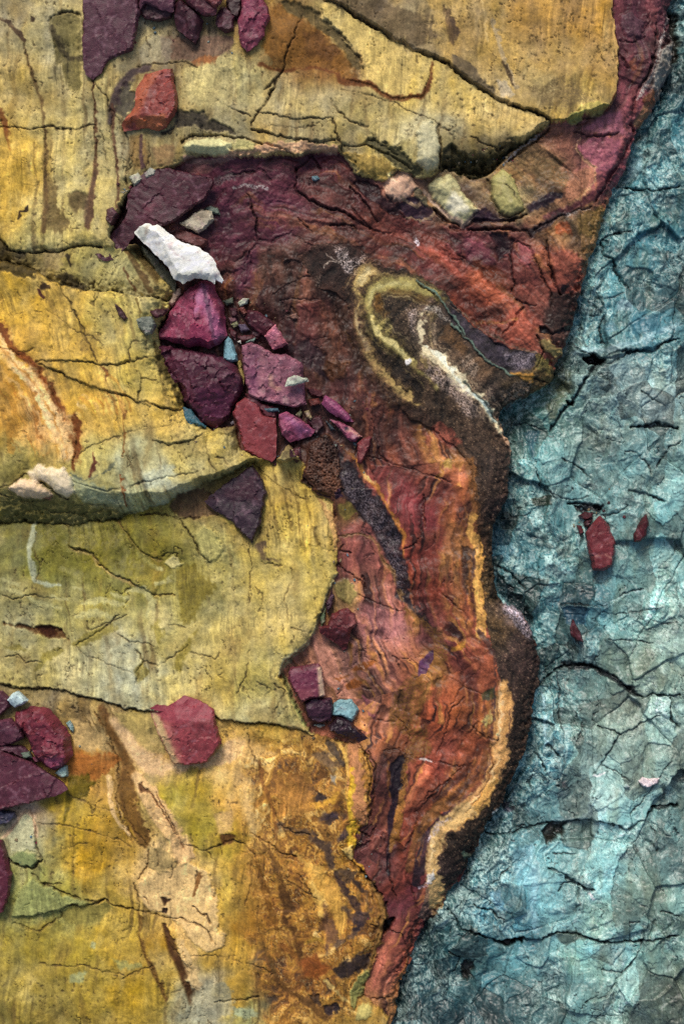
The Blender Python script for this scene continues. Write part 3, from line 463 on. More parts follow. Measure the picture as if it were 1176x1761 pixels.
CK("B 1020,1040 1080,1100 1176,1140 C 60,1145 120,1110 200,1105 300,1110 380,1080", [4, 6, 7, 5, 4], 13, '1e1212', .9)  # near-black line painted as the shade beneath the nodules
ST("C 270,820 330,760 400,710 470,670", [4, 6, 4], 'b0a6a0', .85, 2, 2, grain=.35); CK("C 290,810 340,770 420,720 500,640", 3.4, 10)
PA("C 430,800 520,790 600,860 610,920 540,980 470,990 440,900", '675638', .6, 8, 8, grain=.25); PA("C 380,1040 450,990 530,970 600,960 480,1040 400,1070", '2e2028', .85, 5, 6); PA("C 110,1080 170,1040 230,1090 280,1100 120,1120", '33222c', .85, 4, 4)
PA("C 200,900 260,850 310,870 340,960 370,1050 300,1090 240,1070 205,980", 'aca466', .95, 4, 2, 18, lab=[0], dome=18); CK("C 190,900 215,1000 250,1080 300,1095 370,1050", 2.8, 7, '3a2c1c'); CK("C 270,930 320,980 350,1030", 2, 3)
PA("C 640,740 700,690 790,680 850,700 860,790 800,850 740,870 690,800", 'a05c66', .75, 5, 4); PA("C 600,870 700,830 740,880 690,960 610,1000 560,1020", 'b47a5a', .7, 8, 6)
PA("C 740,600 850,540 890,600 880,660 780,680 660,650", 'a0606c', .7, 8, 5); ST("C 660,690 635,750 680,800 730,840 740,900 690,970 580,1040", [3, 4, 4, 5, 4], 'c89c6e', .6)
CK("C 620,660 700,680 780,680 850,665", 2.5, 6, '3a1c20'); CK("C 670,590 760,575", 2, 4); CK("C 690,680 670,720", 1.5, 4); LE("C 620,660 700,680 780,680 850,665", 5, 24, -1); LE("C 660,690 635,750 730,840 740,900", 3, 20, -1)
CK("C 940,480 930,580 940,640 900,740 850,820 780,930 740,1000", [5, 7, 6, 5], 9, '2a1418'); ST("C 900,700 850,830 760,960 620,1040 480,1090", [14, 16, 14, 10], '562c32', .7, 4, 3)
ST("C 500,1110 560,1080 640,1060 710,1040", [5, 6, 3], 'b8b0a8', .85, grain=.35); CK("C 420,1160 500,1110 600,1070 720,1035", 2.6, 7, '2a1418')
CK("C 810,60 830,140 850,250 890,300 900,330", 2.6, 6, '2a1418'); PA("C 860,60 920,50 980,90 970,160 900,170 860,120", '6a4650', .7, 6, 5, 4); PA("C 900,300 940,280 950,340 920,350", '965640', .8, 3, 3)
CK("C 860,190 930,200 990,170", 2, 5, '2a1418'); CK("C 1055,100 1050,200 1020,330 960,430 930,490", [4, 5, 6], 8, '1e1012'); CK("C 1000,0 1010,90 980,150", 3, 6, '2a1418')
ST("C 1115,40 1100,110 1070,200 1055,280 1030,360 980,440 950,490", [3, 4, 6, 7, 6, 4], 'b8aea4', .8, grain=.3); PA("C 1075,230 1130,180 1140,270 1100,360 1080,440 1040,420 1030,370 1060,300", 'a09c90', .95, 4, 4, 9, lab=[0, 10])
PA("C 990,470 1040,420 1062,470 1040,520 980,500", '744a32', .85, 4, 3, 5); PA("C 940,600 990,510 1020,530 980,610 950,620", '946c4c', .8, 4, 3)
PA("C 1120,0 1176,0 1176,250 1145,260 1150,150 1115,60", '2c251c', .7, 6, 5, -14, lab=[10])  # deep corner shadow painted dark, the rock also sunk
PA("C 640,1090 720,1050 790,1000 790,1100 740,1176 650,1176", '846838', .8, 6, 5); PA("C 520,1130 590,1110 610,1176 530,1176", 'a0542c', .8, 5, 4)
# -- red rock, upper limb of the fold
RK = '1c0e12'
for s, w_, d_ in (("B 320,850 320,950 380,1000 480,1040 560,1060 620,1100 700,1150", [2.4, 3.4, 3, 2.6], 9), ("B 310,860 400,770 440,840", 3, 8), ("B 590,940 650,990 700,1070 730,1110", 3, 7), ("B 0,870 80,855 150,850 190,900", 2.6, 6), ("B 80,970 100,1060 130,1160", 2, 5),
                  ("E 95,0 110,80 125,170 200,180 290,130", [2, 2.6, 2.6, 3.4], 6), ("E 50,290 100,220 125,190", 2, 4), ("E 490,100 560,95 610,110 620,130", 2.8, 7), ("E 330,60 380,110 400,130", 2.4, 5), ("E 200,450 300,390 390,360", 1.6, 4), ("E 300,150 420,215", 1.2, 3),
                  ("E 610,20 660,80 720,130 800,140", 2.8, 7), ("E 1140,245 1176,270 F 10,275", 2.8, 5), ("E 270,560 300,520 330,560", 2.4, 4), ("F 260,660 320,610 340,560 370,520", [2.4, 5, 3], 6), ("F 320,180 300,280 320,400 300,440", 3, 8),
                  ("F 330,190 400,220 440,320 500,440 520,520", 3, 7), ("F 480,180 490,270 520,380 560,460", 3.4, 9), ("F 0,110 120,130 250,120 380,130 400,160", [5, 6, 5, 4], 11), ("F 40,250 70,270 90,285", 3, 4), ("F 330,480 400,510 430,510", 3, 5),
                  ("E 0,280 40,260 70,240", 2, 4), ("E 60,400 90,300 80,240", 2, 4), ("E 560,560 600,700 640,780", 1.6, 4), ("E 520,490 540,640 570,720", 1.3, 3), ("E 230,480 300,470 440,480", 1.6, 4)): CK(s, w_, d_, RK, .75)
LE("B 320,950 380,1000 480,1040 560,1060 620,1100 700,1150", 7, 40, -1, [0]); LE("B 590,940 650,990 700,1070 730,1110", 6, 30, -1, [0]); LE("E 330,60 490,100 560,95 620,130", 4, 40, -1, [0])
LE("E 95,0 110,80 125,170", 4, 50, 1, [0]); LE("F 320,180 300,280 320,400", 6, 40, -1, [0]); LE("F 480,180 490,270 520,380 560,460", 6, 40, -1, [0])
PA("B 590,900 700,920 800,1000 880,1090 760,1060 680,1000", '26161a', .7, 8, 6, -6); PA("B 330,860 420,850 600,960 640,1060 500,1030 350,970", '5a342c', .5, 8, 5)
ST("B 0,945 60,925 120,935 170,945", [4, 6, 4], 'b0a4a0', .85, grain=.4); ST("A 1100,900 1176,885", 14, '8a7f7c', .6, nz=4, grain=.4)
PA("F 190,150 300,140 320,200 290,280 240,290 230,200", '24161a', .7, 8, 6, -5); PA("F 500,250 640,240 670,340 640,440 580,470 530,400", '904c3c', .6, 8, 6, 4); PA("F 560,410 600,410 590,450 565,450", '241418', .8, 3, 3)
PA("F 390,130 500,60 560,50 470,130 400,170", '281a1c', .8, 6, 4); PA("F 510,450 640,440 635,580 560,620 470,600", '2c201c', .65, 10, 8); PA("F 200,640 330,500 440,600 430,680 340,700", '964c38', .6, 10, 6)
PA("F 450,610 520,640 630,600 620,630 520,660 450,650", '1c1418', .85, 4, 3, -8); ST("F 130,590 250,600 330,580", 4, 'a06c38', .5)
PA("F 60,160 180,190 230,280 180,300 90,240", '8c4a54', .6, 10, 6); PA("F 120,270 260,340 300,420 200,400 110,330", '6a3018', .6, 8, 6); PA("F 350,200 420,230 400,330 340,300", '965054', .6, 8, 5, 3)
PA("E 930,120 1050,160 1176,260 1176,400 1080,330 960,230", '823e2e', .6, 14, 8); PA("E 915,180 930,165 950,180 930,200", 'd0c4c8', 1, 2, 2, 1, grain=.35); PA("E 0,0 90,0 90,160 0,200", '743c48', .5, 12, 8)
PA("E 130,200 360,180 370,380 200,420 110,360", '5e4234', .5, 16, 10); ST("E 180,220 190,330 210,420", 8, '33221c', .55, nz=4); ST("E 250,230 280,330 290,400", 7, '3a261e', .5, nz=4)
PA("E 280,700 400,690 500,800 480,890 380,830 300,780", '36252b', .7, 8, 6, -3); PA("E 470,780 600,790 560,870 500,890 450,830", '6a4020', .7, 6, 5, 3); PA("E 320,500 440,480 460,560 420,680 330,640", '66322c', .6, 8, 5, 3)
PA("E 90,220 130,200 120,300 80,420 40,470 0,480 0,330", '66304a', .45, 12, 8); PA("E 440,480 560,560 600,760 480,760 430,640", '7a4a36', .5, 14, 8)
# -- fold core: cream rings in the dark granular crust
PA("E 380,250 480,210 620,190 700,260 600,440 520,470 440,430 390,370", '2a1e1a', .65, 10, 8); ST("E 520,460 560,560 600,680 660,800 720,900 820,990 X 740,720 790,765", [24, 30, 26, 24, 30, 30, 16, 8], '33241c', .6, 12, 5)
PA("E 500,200 560,210 600,270 680,250 680,300 640,370 570,340 540,290", 'c0b0a8', .9, 6, 6, 1, grain=.5); ST("E 470,250 510,275 540,290", 2, 'b0a090', .8); ST("E 460,320 490,290 540,290", 2, 'b0a090', .8); PA("E 415,360 440,360 445,410 420,410", 'b0a090', .8, 4, 3, grain=.5)
V1 = "E 740,350 690,330 650,370 620,420 640,470 630,520 625,590 650,680 700,790 760,860 850,950 930,1010"
ST(V1, [22, 40, 34, 22, 18, 16, 18, 24, 28, 32, 30, 18], '6a5030', .55, 8, 6, grain=.3); ST(V1, [12, 28, 24, 13, 11, 9, 11, 14, 17, 18, 14, 7], 'bca062', .85, 4, 7); ST("E 735,352 690,338 650,372 622,425", [4, 14, 10, 4], 'd8c48c', .75, 4, 6)
ST("E 625,540 630,590 645,650 680,740", [3, 8, 7, 4], 'e0cc94', .8, 3, 4); ST("E 740,350 790,370 860,350", [6, 9, 4], 'b49c64', .75, 3, 4, grain=.1); ST("E 690,760 740,840 800,900", [5, 8, 5], 'cfae6a', .6, 3, 5, grain=.15)
V2 = "E 1060,480 960,430 860,400 780,400 710,430 685,490 700,570 730,650 790,700 860,750 900,800 980,870 1030,930"
ST(V2, [14, 34, 46, 44, 34, 28, 30, 40, 36, 26, 18, 12, 8], '5a4c26', .6, 10, 6, grain=.2); ST(V2, [6, 20, 28, 26, 16, 11, 11, 16, 14, 10, 8, 6, 4], '9a8e52', .8, 6, 6); ST("E 900,408 820,392 750,408 705,445 692,500", [3, 8, 7, 6, 3], 'b4ab74', .6, 5, 4)
ST("E 700,570 735,655 800,700 860,750 900,800", [4, 10, 8, 6, 4], 'd0c080', .75, 3, 5); PA("E 740,570 800,570 810,640 760,660 730,620", 'b4a45e', .65, 9, 6, grain=.12); ST("E 735,470 735,520 770,560", [8, 13, 8], '74501f', .7, 6, 4); ST("E 800,440 900,460 1000,500", [8, 14, 8], '5e4420', .6, 8, 5)
PA("E 870,520 940,540 960,640 940,700 890,620", 'b09c90', .8, 8, 7, grain=.4); ST("E 950,560 1000,530 1060,560 1110,600", [11, 14, 9, 4], 'b8ac9c', .75, 4, 5, grain=.35)
V3 = "E 960,560 950,640 975,740 1060,800 1130,880 1176,950 F 70,930 140,980 200,1060 270,1160"
ST(V3, [22, 22, 30, 36, 40, 34, 30, 32, 22, 10], '8a765c', .6, 8, 6, grain=.3); ST(V3, [9, 10, 14, 18, 20, 15, 13, 15, 10, 5], 'dccea6', .95, 3, 7); ST("E 960,700 1050,780 1120,860 1170,940 F 100,950 160,1000", [3, 7, 9, 4, 8, 5], 'f0e6c8', .8, 3, 4); ST("F 120,965 180,1020 230,1100", [6, 9, 4], 'a8c0bc', .6, 3, 3)
rims(V1, ((-12, '8c7448', .7, 1.6), (13, 'b89c6a', .6, 1.2), (19, '6a4c2a', .6, 2.0), (-20, '1c1512', .6, 2.5))); rims(V2, ((15, '8a7c50', .7, 1.5), (-16, '7a6a40', .7, 1.8), (-23, 'a8986c', .6, 1.2), (22, '1a1410', .6, 2.6)))
rims(V3, ((14, 'a89478', .7, 1.6), (-15, '9a866a', .7, 1.6), (22, '6c5844', .6, 2.2), (-23, 'c0ac8c', .55, 1.2), (-30, '1a1410', .5, 2.6)))
ST("E 1000,850 1100,930 1176,1000 F 60,1000 100,1050", 22, 'a08c80', .75, 8, 7, grain=.42); ST("E 970,560 1010,560 1000,640 1010,720", [6, 8, 6], 'a08a5a', .6, 5, 5, grain=.2)
PA("E 1060,620 1120,600 1176,640 1176,760 1100,720 1040,680", '543c24', .7, 10, 6); PA("E 1000,600 1050,640 1040,720 1000,720", '8a7862', .6, 6, 6, grain=.35); PA("E 870,790 890,780 905,805 880,815", 'e0dcd8', 1, 2, 1, 1)
PA("F 0,490 100,600 200,690 330,745 430,740 420,830 300,850 180,780 80,680 0,600", '373038', .75, 6, 5, -2); ST("E 930,380 1050,470 1120,570 1176,660 F 0,610 100,700 180,790 300,860 420,870", [3, 4, 4, 4, 4, 3], '5f7466', .85, 2, 1, 2); CK("E 940,400 1050,485 1120,585 1176,672 F 0,622 100,712 180,802 300,868", 1.6, 4, '14100e')
ST("F 0,510 80,560 200,660 330,730 430,745", 3, '7a6450', .6); PA("F 250,740 420,760 400,830 300,830", '7e7478', .6, 6, 5, grain=.4); PA("F 300,850 420,850 415,900 380,900", 'a07434', .85, 4, 4, 2); PA("F 440,690 480,670 580,740 540,780 470,740", '94814e', .85, 4, 4, 7)
PA("F 430,770 520,790 500,850 430,830", '7a713e', .7, 5, 5, grain=.05); PA("F 230,960 330,900 400,900 390,980 300,1020", '8e7e70', .6, 6, 5, grain=.4); PA("F 40,770 100,755 140,840 110,880 60,830", '9a8672', .7, 5, 4, grain=.4); CK("F 420,880 520,900 540,830", 3, 9, '140f0e'); CK("F 440,660 470,745 430,830", 2.6, 8, '1a1210')
ST("I 215,20 260,100 310,220 315,270", [4, 4, 3], 'b09074', .7); ST("F 60,900 180,1010 250,1110", 3, '1c2a26', .6)
ST("E 330,260 420,200 560,190 680,260 760,320 870,330", [20, 24, 24, 22, 18, 12], '38241e', .5, 22, 9); ST("X 535,470 548,495 575,500 598,520 608,560 625,610 655,660 690,700 740,735", [16, 20, 22, 22, 22, 20, 20, 20, 12], '40291f', .55, 20, 9); ST("X 760,748 790,775 808,800 818,850 820,890 826,940", [10, 16, 18, 18, 14], '543620', .5, 16, 9)
# -- red rock, lower limb
ST("H 470,150 530,240 570,340 620,420 690,490 760,590 800,690 840,790 860,900 850,960 900,1000 960,1070 1020,1130", [10, 20, 32, 44, 46, 42, 38, 30, 25, 17, 10, 7, 5], '241c20', .9, 5, 5)
ST("H 560,340 620,430 690,500 760,600 800,700 840,820 850,920", [20, 34, 36, 32, 28, 22, 12], '6a6064', .6, 4, 5, .8, grain=.75)
ST("H 560,190 620,270 660,330 720,390 780,490 830,590 865,650 870,760", [3, 4, 7, 6, 5, 7, 3], 'b0722e', .75, 3, 2); PA("H 660,320 730,370 720,385 660,350", 'cc9c5e', .8, 3, 2)
PA("H 390,180 480,130 540,250 560,400 520,450 430,420 360,340", '5a3a28', .7, 6, 4, 7, grain=.1); ST("H 480,130 560,200 600,230", 4, '84563a', .7); PA("H 530,490 600,480 620,540 570,570 540,540", '766630', .8, 5, 4); PA("H 510,430 540,410 550,450 520,460", '3a2438', .8, 3, 2)
for s, w_, d_ in (("H 740,200 740,240 780,270 800,270", 2.6, 6), ("H 680,240 780,270 900,310 1000,340 1100,380", 1.8, 4), ("H 970,440 965,520 975,600 930,690 870,720", 2, 5), ("H 1050,930 1110,990 1176,1040", 2, 4), ("H 530,800 580,840 650,880 670,920 660,860", 2.6, 5), ("H 530,660 620,640 700,660 740,700 760,780 820,850 840,940 870,1010", 1.5, 3),
                  ("H 350,360 430,430 510,470 520,560", 3, 8), ("H 560,700 540,740 600,740", 2.4, 5), ("H 690,690 720,740 660,760", 1.6, 3), ("H 980,720 1020,690 1030,640", 1.5, 3), ("H 640,950 760,1010 860,1040", 1.5, 3), ("K 530,440 560,400 575,370", 3, 5), ("K 640,205 670,215 665,240 720,270", 2, 4), ("K 730,570 800,575 830,580", 2, 4), ("K 820,540 870,590 900,650 880,700 890,730", 2.4, 4),
                  ("K 760,720 850,715 900,750 960,765 1080,785 1150,795", 1.6, 4), ("K 1176,790 1100,860 1000,940 920,1020 930,1100", 2, 4), ("K 1176,440 1110,500 1095,580 1060,680 1040,740", 1.8, 4), ("N 1010,40 940,110 930,200 880,300", 1.8, 4), ("N 640,230 700,260 720,200", [3, 5, 3], 8), ("N 660,1060 700,1090 800,1090", 2.6, 6), ("N 790,350 800,480 830,580", 2.2, 5),
                  ("K 820,200 840,240 900,260", 1.5, 3), ("K 640,390 700,410", 1.6, 3), ("N 700,700 860,760 890,830", 2, 4), ("N 730,880 800,960 860,960", 1.6, 4), ("N 880,440 920,540 940,640", 2.4, 5), ("L 0,340 80,400 160,420", 1.3, 3), ("L 0,480 60,380 120,330", 1.4, 3), ("L 0,800 60,790", 1.4, 3), ("L 60,680 140,560 130,640", 1.8, 4)): CK(s, w_, d_, '2a1412', .72)
ST("H 530,660 620,640 700,660 740,700 760,780 820,850 840,940 870,1010", [3, 5, 6, 4], '84643a', .55, nz=3); PA("H 1100,560 1176,600 1176,700 1110,800 1050,900 1060,760", '906034', .5, 14, 8); PA("H 1000,100 1050,70 1110,110 1150,180 1100,200 1030,150", '864838', .8, 6, 4)
PA("H 1060,280 1090,255 1120,280 1110,310 1070,315", '987838', .8, 4, 3); PA("H 1100,240 1130,235 1130,270 1105,280", 'c0b0a8', .8, 3, 2, grain=.3); PA("I 0,240 40,240 70,280 40,310 0,300", '86582a', .7, 6, 6); PA("I 0,320 60,330 100,360 60,390 0,380", '9a5a3c', .7, 6, 6)
PA("H 510,910 560,870 620,900 640,960 590,1000 530,970", '8f8046', .7, 6, 5, 2); PA("H 640,990 760,1020 860,1050 900,1120 780,1176 640,1176 620,1060", '94605e', .5, 14, 8); PA("K 420,180 560,230 640,380 640,520 560,450 460,330", 'a0705e', .4, 16, 8)
ST("K 880,0 960,60 1030,130 1060,190 1020,300 950,390 890,470 860,560 930,620 960,700 900,745", [7, 11, 18, 30, 44, 52, 50, 38, 30, 22], '745024', .7, 6, 5, grain=.15); PA("K 935,320 950,260 1010,200 1025,230 990,310 940,340", '4a2c46', .9, 2, 2)
PA("K 1120,190 1160,150 1176,200 1140,210", 'c0782c', .8, 4, 4); PA("L 0,190 40,180 70,150 75,195 30,212 0,210", 'c08430', .8, 4, 3)
for s in ("K 600,310 660,270 740,270 690,310 630,325", "K 570,390 620,355 660,375 620,410 575,412", "K 505,360 550,345 580,345 540,370"): PA(s, '824a20', .85, 3, 4, wet=.8)
PA("K 650,430 690,470 670,485 650,450", '7c4450', .6, 4, 3); PA("K 680,520 730,545 720,560 690,550", '7c4450', .6, 4, 3); ST("K 950,765 1010,780", 2.5, 'c0b4b0', .8)
PA("K 800,790 860,745 880,800 860,890 830,950 840,1050 800,1130 815,1000 810,900 795,850", '241a22', .92, 3, 2, -2); ST("K 790,780 790,860 800,960", 5, '7a4a20', .8); ST("K 880,770 870,880 840,960 850,1050 830,1176", [8, 13, 11, 13, 10], '8a5e26', .75, grain=.1)
ST("K 1176,900 1080,960 1010,1050 950,1130 930,1176", [16, 20, 18, 15], '744a24', .7, nz=4); ST("K 1176,840 1100,900 1020,980", [8, 7, 5], '4a2c24', .7); ST("K 1176,960 1120,1010 1050,1080 1000,1140", [11, 13, 10], '3a2630', .75)
ST("N 820,0 830,60 800,160 800,270 785,340 790,450", [20, 15, 11, 6, 5, 4], '241820', .85, nz=3); ST("N 860,30 840,150 810,270 800,330", [12, 11, 8, 5], '8e602a', .75); ST("N 1176,40 1060,90 980,180 920,310 890,420", [18, 20, 20, 15, 10], '704c2a', .6, nz=4); ST("N 1100,130 1000,240 960,380 930,500", [14, 20, 24, 15], '2e2024', .8, nz=4)
ST("L 0,880 60,820 140,700 200,640", [10, 14, 12, 6], '5e3020', .6, nz=4); ST("L 0,980 80,900 160,800 190,680", [12, 14, 14, 8], '5a3620', .6, nz=4); ST("I 0,900 60,960 90,1060 110,1176", [14, 20, 20, 16], '8a4e30', .4, nz=6)
PA("N 620,310 700,280 640,340", '3a2020', .7, 4, 3, -5); PA("N 770,680 820,680 800,730 765,760", '181010', .9, 4, 4, -14); PA("N 690,920 760,860 840,870 800,960 720,1040", '9a5844', .5, 10, 6); PA("N 700,250 770,240 780,340 700,330", '7a4436', .6, 8, 6, 4)  # first two patches: cavities with their shade painted in
LE("K 760,720 850,715 900,750 960,765 1080,785", 4, 30, 1, [0]); LE("H 970,440 965,520 975,600 930,690", 4, 40, -1, [0])
# gold and cream vein on the inner side of the dark band
ST("I 90,280 110,380 130,560", [14, 16, 12], '86582c', .55, nz=5); ST("I 110,560 95,640 130,700 145,800 130,880 140,960 150,1060 150,1150", [17, 15, 15, 17, 21, 17, 15, 17], 'cf9a4c', .9, 3, 6); PA("I 60,700 120,720 130,800 90,880 100,980 60,900 50,780", '3c2a1e', .7, 5, 5, -2)
ST("L 140,110 180,160 220,230 225,330", [7, 9, 6, 5], '4a3028', .7, nz=3); ST("L 265,380 262,500 255,640 240,780 200,900 130,970 50,1030 0,1090", [17, 32, 29, 33, 30, 34, 34, 30], 'd09e5e', .95, 4, 7)
PA("L 150,560 200,500 210,560 180,600", 'b0a05c', .85, 4, 3, 2); PA("L 155,420 220,390 230,440 160,470", '3c4428', .7, 4, 4); CK("L 110,590 160,640 230,660 240,640", 2.6, 4, '3a241c'); CK("L 200,680 210,800 180,900 130,950", 2, 4, '5a3018'); CK("L 70,1030 130,970 160,930", 2.6, 4, '40201c')
ST("L 220,870 160,980 60,1060", [14, 22, 18], 'cc9c50', .6); ST("N 1176,100 1100,160 1040,230 1020,330 1010,430 1040,520 1030,620", [32, 28, 25, 25, 22, 28, 22], 'c4a268', .9, 4, 7)
rims("L 250,330 265,380 262,500 255,640 240,780 200,900 130,970 50,1030 0,1090 N 1100,160 1040,230 1020,330 1010,430", ((-12, '4a2e24', .8, 1.6), (-5, '9a6a38', .6, 1.4), (4, 'ecd2a2', .6, 2), (10, '7a4a24', .6, 1.5), (16, '3c2428', .85, 2.4), (23, '96602a', .7, 2), (30, '3a2220', .75, 2), (38, 'a8642c', .6, 2.2), (46, '4a2a20', .6, 1.6)), (0, 7), 60)
rims("I 100,400 110,560 95,640 130,700 145,800 130,880 140,960 150,1060 150,1150", ((-9, '4a3020', .7, 1.5), (9, '4a2c20', .8, 2), (15, 'a86c30', .7, 2), (22, '3a2420', .75, 2), (30, 'a05c2c', .6, 2.4), (40, '4c2c20', .6, 1.6)), (0, 7), 52)
PA("N 990,440 1020,415 1025,450 1010,485 985,480", 'd8d2c6', 1, 2, 2, 2); ST("N 950,520 990,480", 6, 'b8a8b0', .7, grain=.35); ST("N 1000,270 1040,190 1100,150", [6, 8, 6], 'b8a8a8', .6, grain=.35)
PA("I 265,1000 320,1010 370,1070 430,1176 380,1176 330,1110", '9a8e96', .7, 5, 5, grain=.35); ST("L 290,0 340,20 400,90", [17, 20, 12], 'a89ca4', .65, 4, 4, grain=.4); PA("P 55,330 80,312 105,340 75,375", '5c6c58', .9, 2, 2, 2)
# -- golden slab and its lip
PA("D 0,270 90,300 190,340 180,380 100,380 0,340", '463a1c', .75, 6, 4, -3, streak=2); PA("D 205,425 235,405 270,415 260,440 220,440", '3c2c1a', .8, 4, 4); ST("D 200,440 215,470 235,485", [5, 7, 3], '462420', .9)
PA("D 280,370 330,350 400,400 440,440 330,420", '32291c', .6, 6, 8); ST("D 340,270 380,350", [6, 3], '2c2418', .7, nz=4); ST("D 640,240 680,290 720,370 760,440", [9, 11, 9], '584126', .6, nz=3); ST("D 690,220 750,300 800,400", [22, 20, 10], '4a381e', .6, 6, 5); ST("D 630,330 680,430", 4, '5a3a22', .7)
ST("D 310,420 350,490 400,590 420,660 470,730 500,800", 3, '645024', .75); ST("D 690,480 720,560", 3, '645024', .7); PA("D 220,240 330,240 300,330 230,320", '8f7c54', .5)
for s, w_, d_ in (("D 310,420 400,590 470,730 500,800", 1.3, 3), ("D 240,540 300,580 400,655 470,670 530,720", 1, 2.5), ("D 190,800 330,795 450,805 560,820 640,815 710,790 750,780", 2, 5), ("D 190,805 260,840 350,880 440,915 540,945 620,970 700,1000 750,1000 800,1030 870,1045 915,1035", [2, 2.4, 2.8, 3.6, 3], 7),
                  ("D 660,800 650,740 670,700 740,690 750,740", 1.6, 3), ("D 720,860 710,950 715,1000", 2, 5), ("D 710,880 760,890 830,920", 2, 5), ("D 0,735 60,750 120,780", 2, 5), ("D 60,745 130,755 180,735", 1.6, 3), ("G 160,370 230,390 290,440 350,465", 2.6, 6), ("G 0,410 60,390 130,340 220,330 330,330", 2, 4), ("G 150,500 260,530 400,540 520,520", 1.6, 4),
                  ("G 0,440 60,460 150,480 240,470", 2, 4), ("G 380,380 450,400 540,425 620,415 720,385 820,360 900,345 1000,330", 1.7, 4), ("G 400,250 460,200 540,170 620,150", 1.3, 3), ("G 640,130 760,110 870,90", 1.1, 2.5), ("G 780,175 850,190 920,185 980,160 1020,135", [1.6, 3.4, 2.4], 7), ("G 1040,180 1060,280 1100,330", 1.8, 4), ("G 1090,260 1130,250 1160,290", 1.8, 4), ("G 380,500 450,490 540,500", 1.6, 3)): CK(s, w_, d_)
LE("D 190,805 350,880 440,915 540,945 620,970 700,1000 800,1030 915,1035", 6, 34, -1, [4]); LE("D 190,800 330,795 450,805 560,820 710,790", 3.5, 22, -1, [4]); LE("G 780,175 850,190 920,185 1020,135", 5, 22, -1, [4]); LE("D 660,800 720,860 710,950 715,1000", 4, 24, 1, [4])
ST("D 520,820 545,860 550,900", 4, '643a1c', .7); ST("D 590,960 620,1030 635,1100 G 630,0 635,130 630,250", 3, '6f461f', .7); ST("G 615,350 630,420 635,500", 3, '84461f', .8); PA("D 780,700 830,780 900,880 930,1040 880,1000 840,900 790,800", '3e3418', .65, 6, 5, streak=3)
ST("D 0,620 50,700 110,770 180,820 230,890 280,970 320,1050 350,1120 375,1176 G 385,60 395,150 395,230 380,310", [12, 12, 11, 11, 13, 14, 14, 15, 13, 7], '6a3a19', .8, 3, 2); ST("D 10,720 60,790 130,850 200,930 240,1030 270,1110 300,1176 G 320,60 340,150 350,250", [8, 16, 27, 32, 29, 23, 16], 'deb67a', .7, 8, 6, 1)
ST("D 150,880 190,1000 210,1100 G 180,0 200,150", [7, 9, 7], 'a0682c', .5, nz=4); ST("D 60,900 80,1050 90,1176 G 60,100 60,220", [10, 14, 12], 'b07c2c', .4, nz=5); ARC = "D -60,560 0,620 50,700 110,770 180,820 230,890 280,970 320,1050 350,1120 375,1176 G 385,60 395,150 395,230 380,310"
rims(ARC, ((10, 'e0bc84', .8, 3.5), (17, 'b07830', .7, 2.5), (25, 'e6c690', .75, 4.5), (34, 'c48c3c', .7, 3), (42, 'dcb274', .7, 4), (51, '9c6426', .65, 2.2), (60, 'd09a48', .65, 4), (70, 'a87030', .6, 2.5), (80, 'd8a858', .6, 4.5), (92, '9a6a28', .55, 2.5), (-9, '8a5a26', .5, 1.6)), (4,), 110, .8)
LE("D 50,700 110,770 180,820 230,890 280,970 320,1050 375,1176 G 395,150 380,310", 6, 50, 1, [4])
PA("G 50,410 100,370 180,360 250,420 260,450 200,465 100,450", 'dcc09c', .95, 4, 4, 16, lab=[4], dome=14); PA("G 140,330 200,290 330,310 370,360 385,440 360,465 300,440 250,390 160,360", 'dccaa8', .9, 5, 4, 13, lab=[4], dome=14); PA("G 0,300 120,270 170,310 60,370 0,380", '6a6232', .6, 8, 5); PA("G 210,460 260,455 250,480", '9a6450', .8, 2, 2)
PA("G 0,470 60,455 200,470 350,470 480,510 620,530 700,520 620,560 500,578 350,590 190,585 0,588", '6a6436', .6, 8, 5, lab=[4])  # shaded slope of the lip, darkened by paint
ST("G 485,230 490,270 460,350", [4, 7, 3], '562a1c', .8); PA("G 370,340 470,380 560,420 620,480 540,500 420,480 380,420", '98a488', .5, 14, 8); PA("G 720,330 860,300 900,350 840,410 740,420", 'b4baa0', .6, 12, 8); ST("G 360,340 440,370 540,330 600,260", 3, '4a5248', .5, nz=4)
PA("G 850,500 900,440 1000,410 1060,440 1080,540 980,570 900,550", '644e36', .8, 5, 6, -5); CK("G 700,545 800,540 900,560 1000,560", 2.4, 7)
# -- olive slab
CK("G 900,560 960,650 1000,740 1050,785", 2.8, 7); PA("G 980,640 1030,600 1100,650 1115,740 1090,785 1040,780 1000,720", 'a69e5e', .6, 5, 3, 5); ST("G 165,590 140,700 145,800 165,880 220,900 290,910", [11, 10, 8, 7, 5], 'a0a486', .75, 3, 2)
CK("G 170,640 165,720 185,800 170,890", 1.8, 4, '4a3a20'); CK("G 330,600 345,640 335,700 360,720 460,740 490,790 560,840 640,880 720,920 780,955 880,955", [1.5, 2.3, 2.6, 2.6, 2], 5, '54401f'); LE("G 345,640 335,700 460,740 490,790 560,840 640,880 720,920 780,955", 6, 26, -1, [5])
ST("G 350,725 460,748 485,800 560,850 640,890 715,925", [3, 5, 6, 5, 3], 'a08a54', .7); CK("G 590,570 620,630 660,680 720,740 810,780", 1.6, 4, '54401f'); ST("G 590,575 625,640 660,690 720,745 800,785", 4, '8a7040', .6); CK("G 810,760 840,735 890,745 880,770", 2.4, 6); PA("G 820,790 860,760 930,790 870,830", 'b6ab72', .8, 4, 4, 3)
LE("G 590,570 620,630 660,680 720,740 810,780", 4, 24, -1, [5])
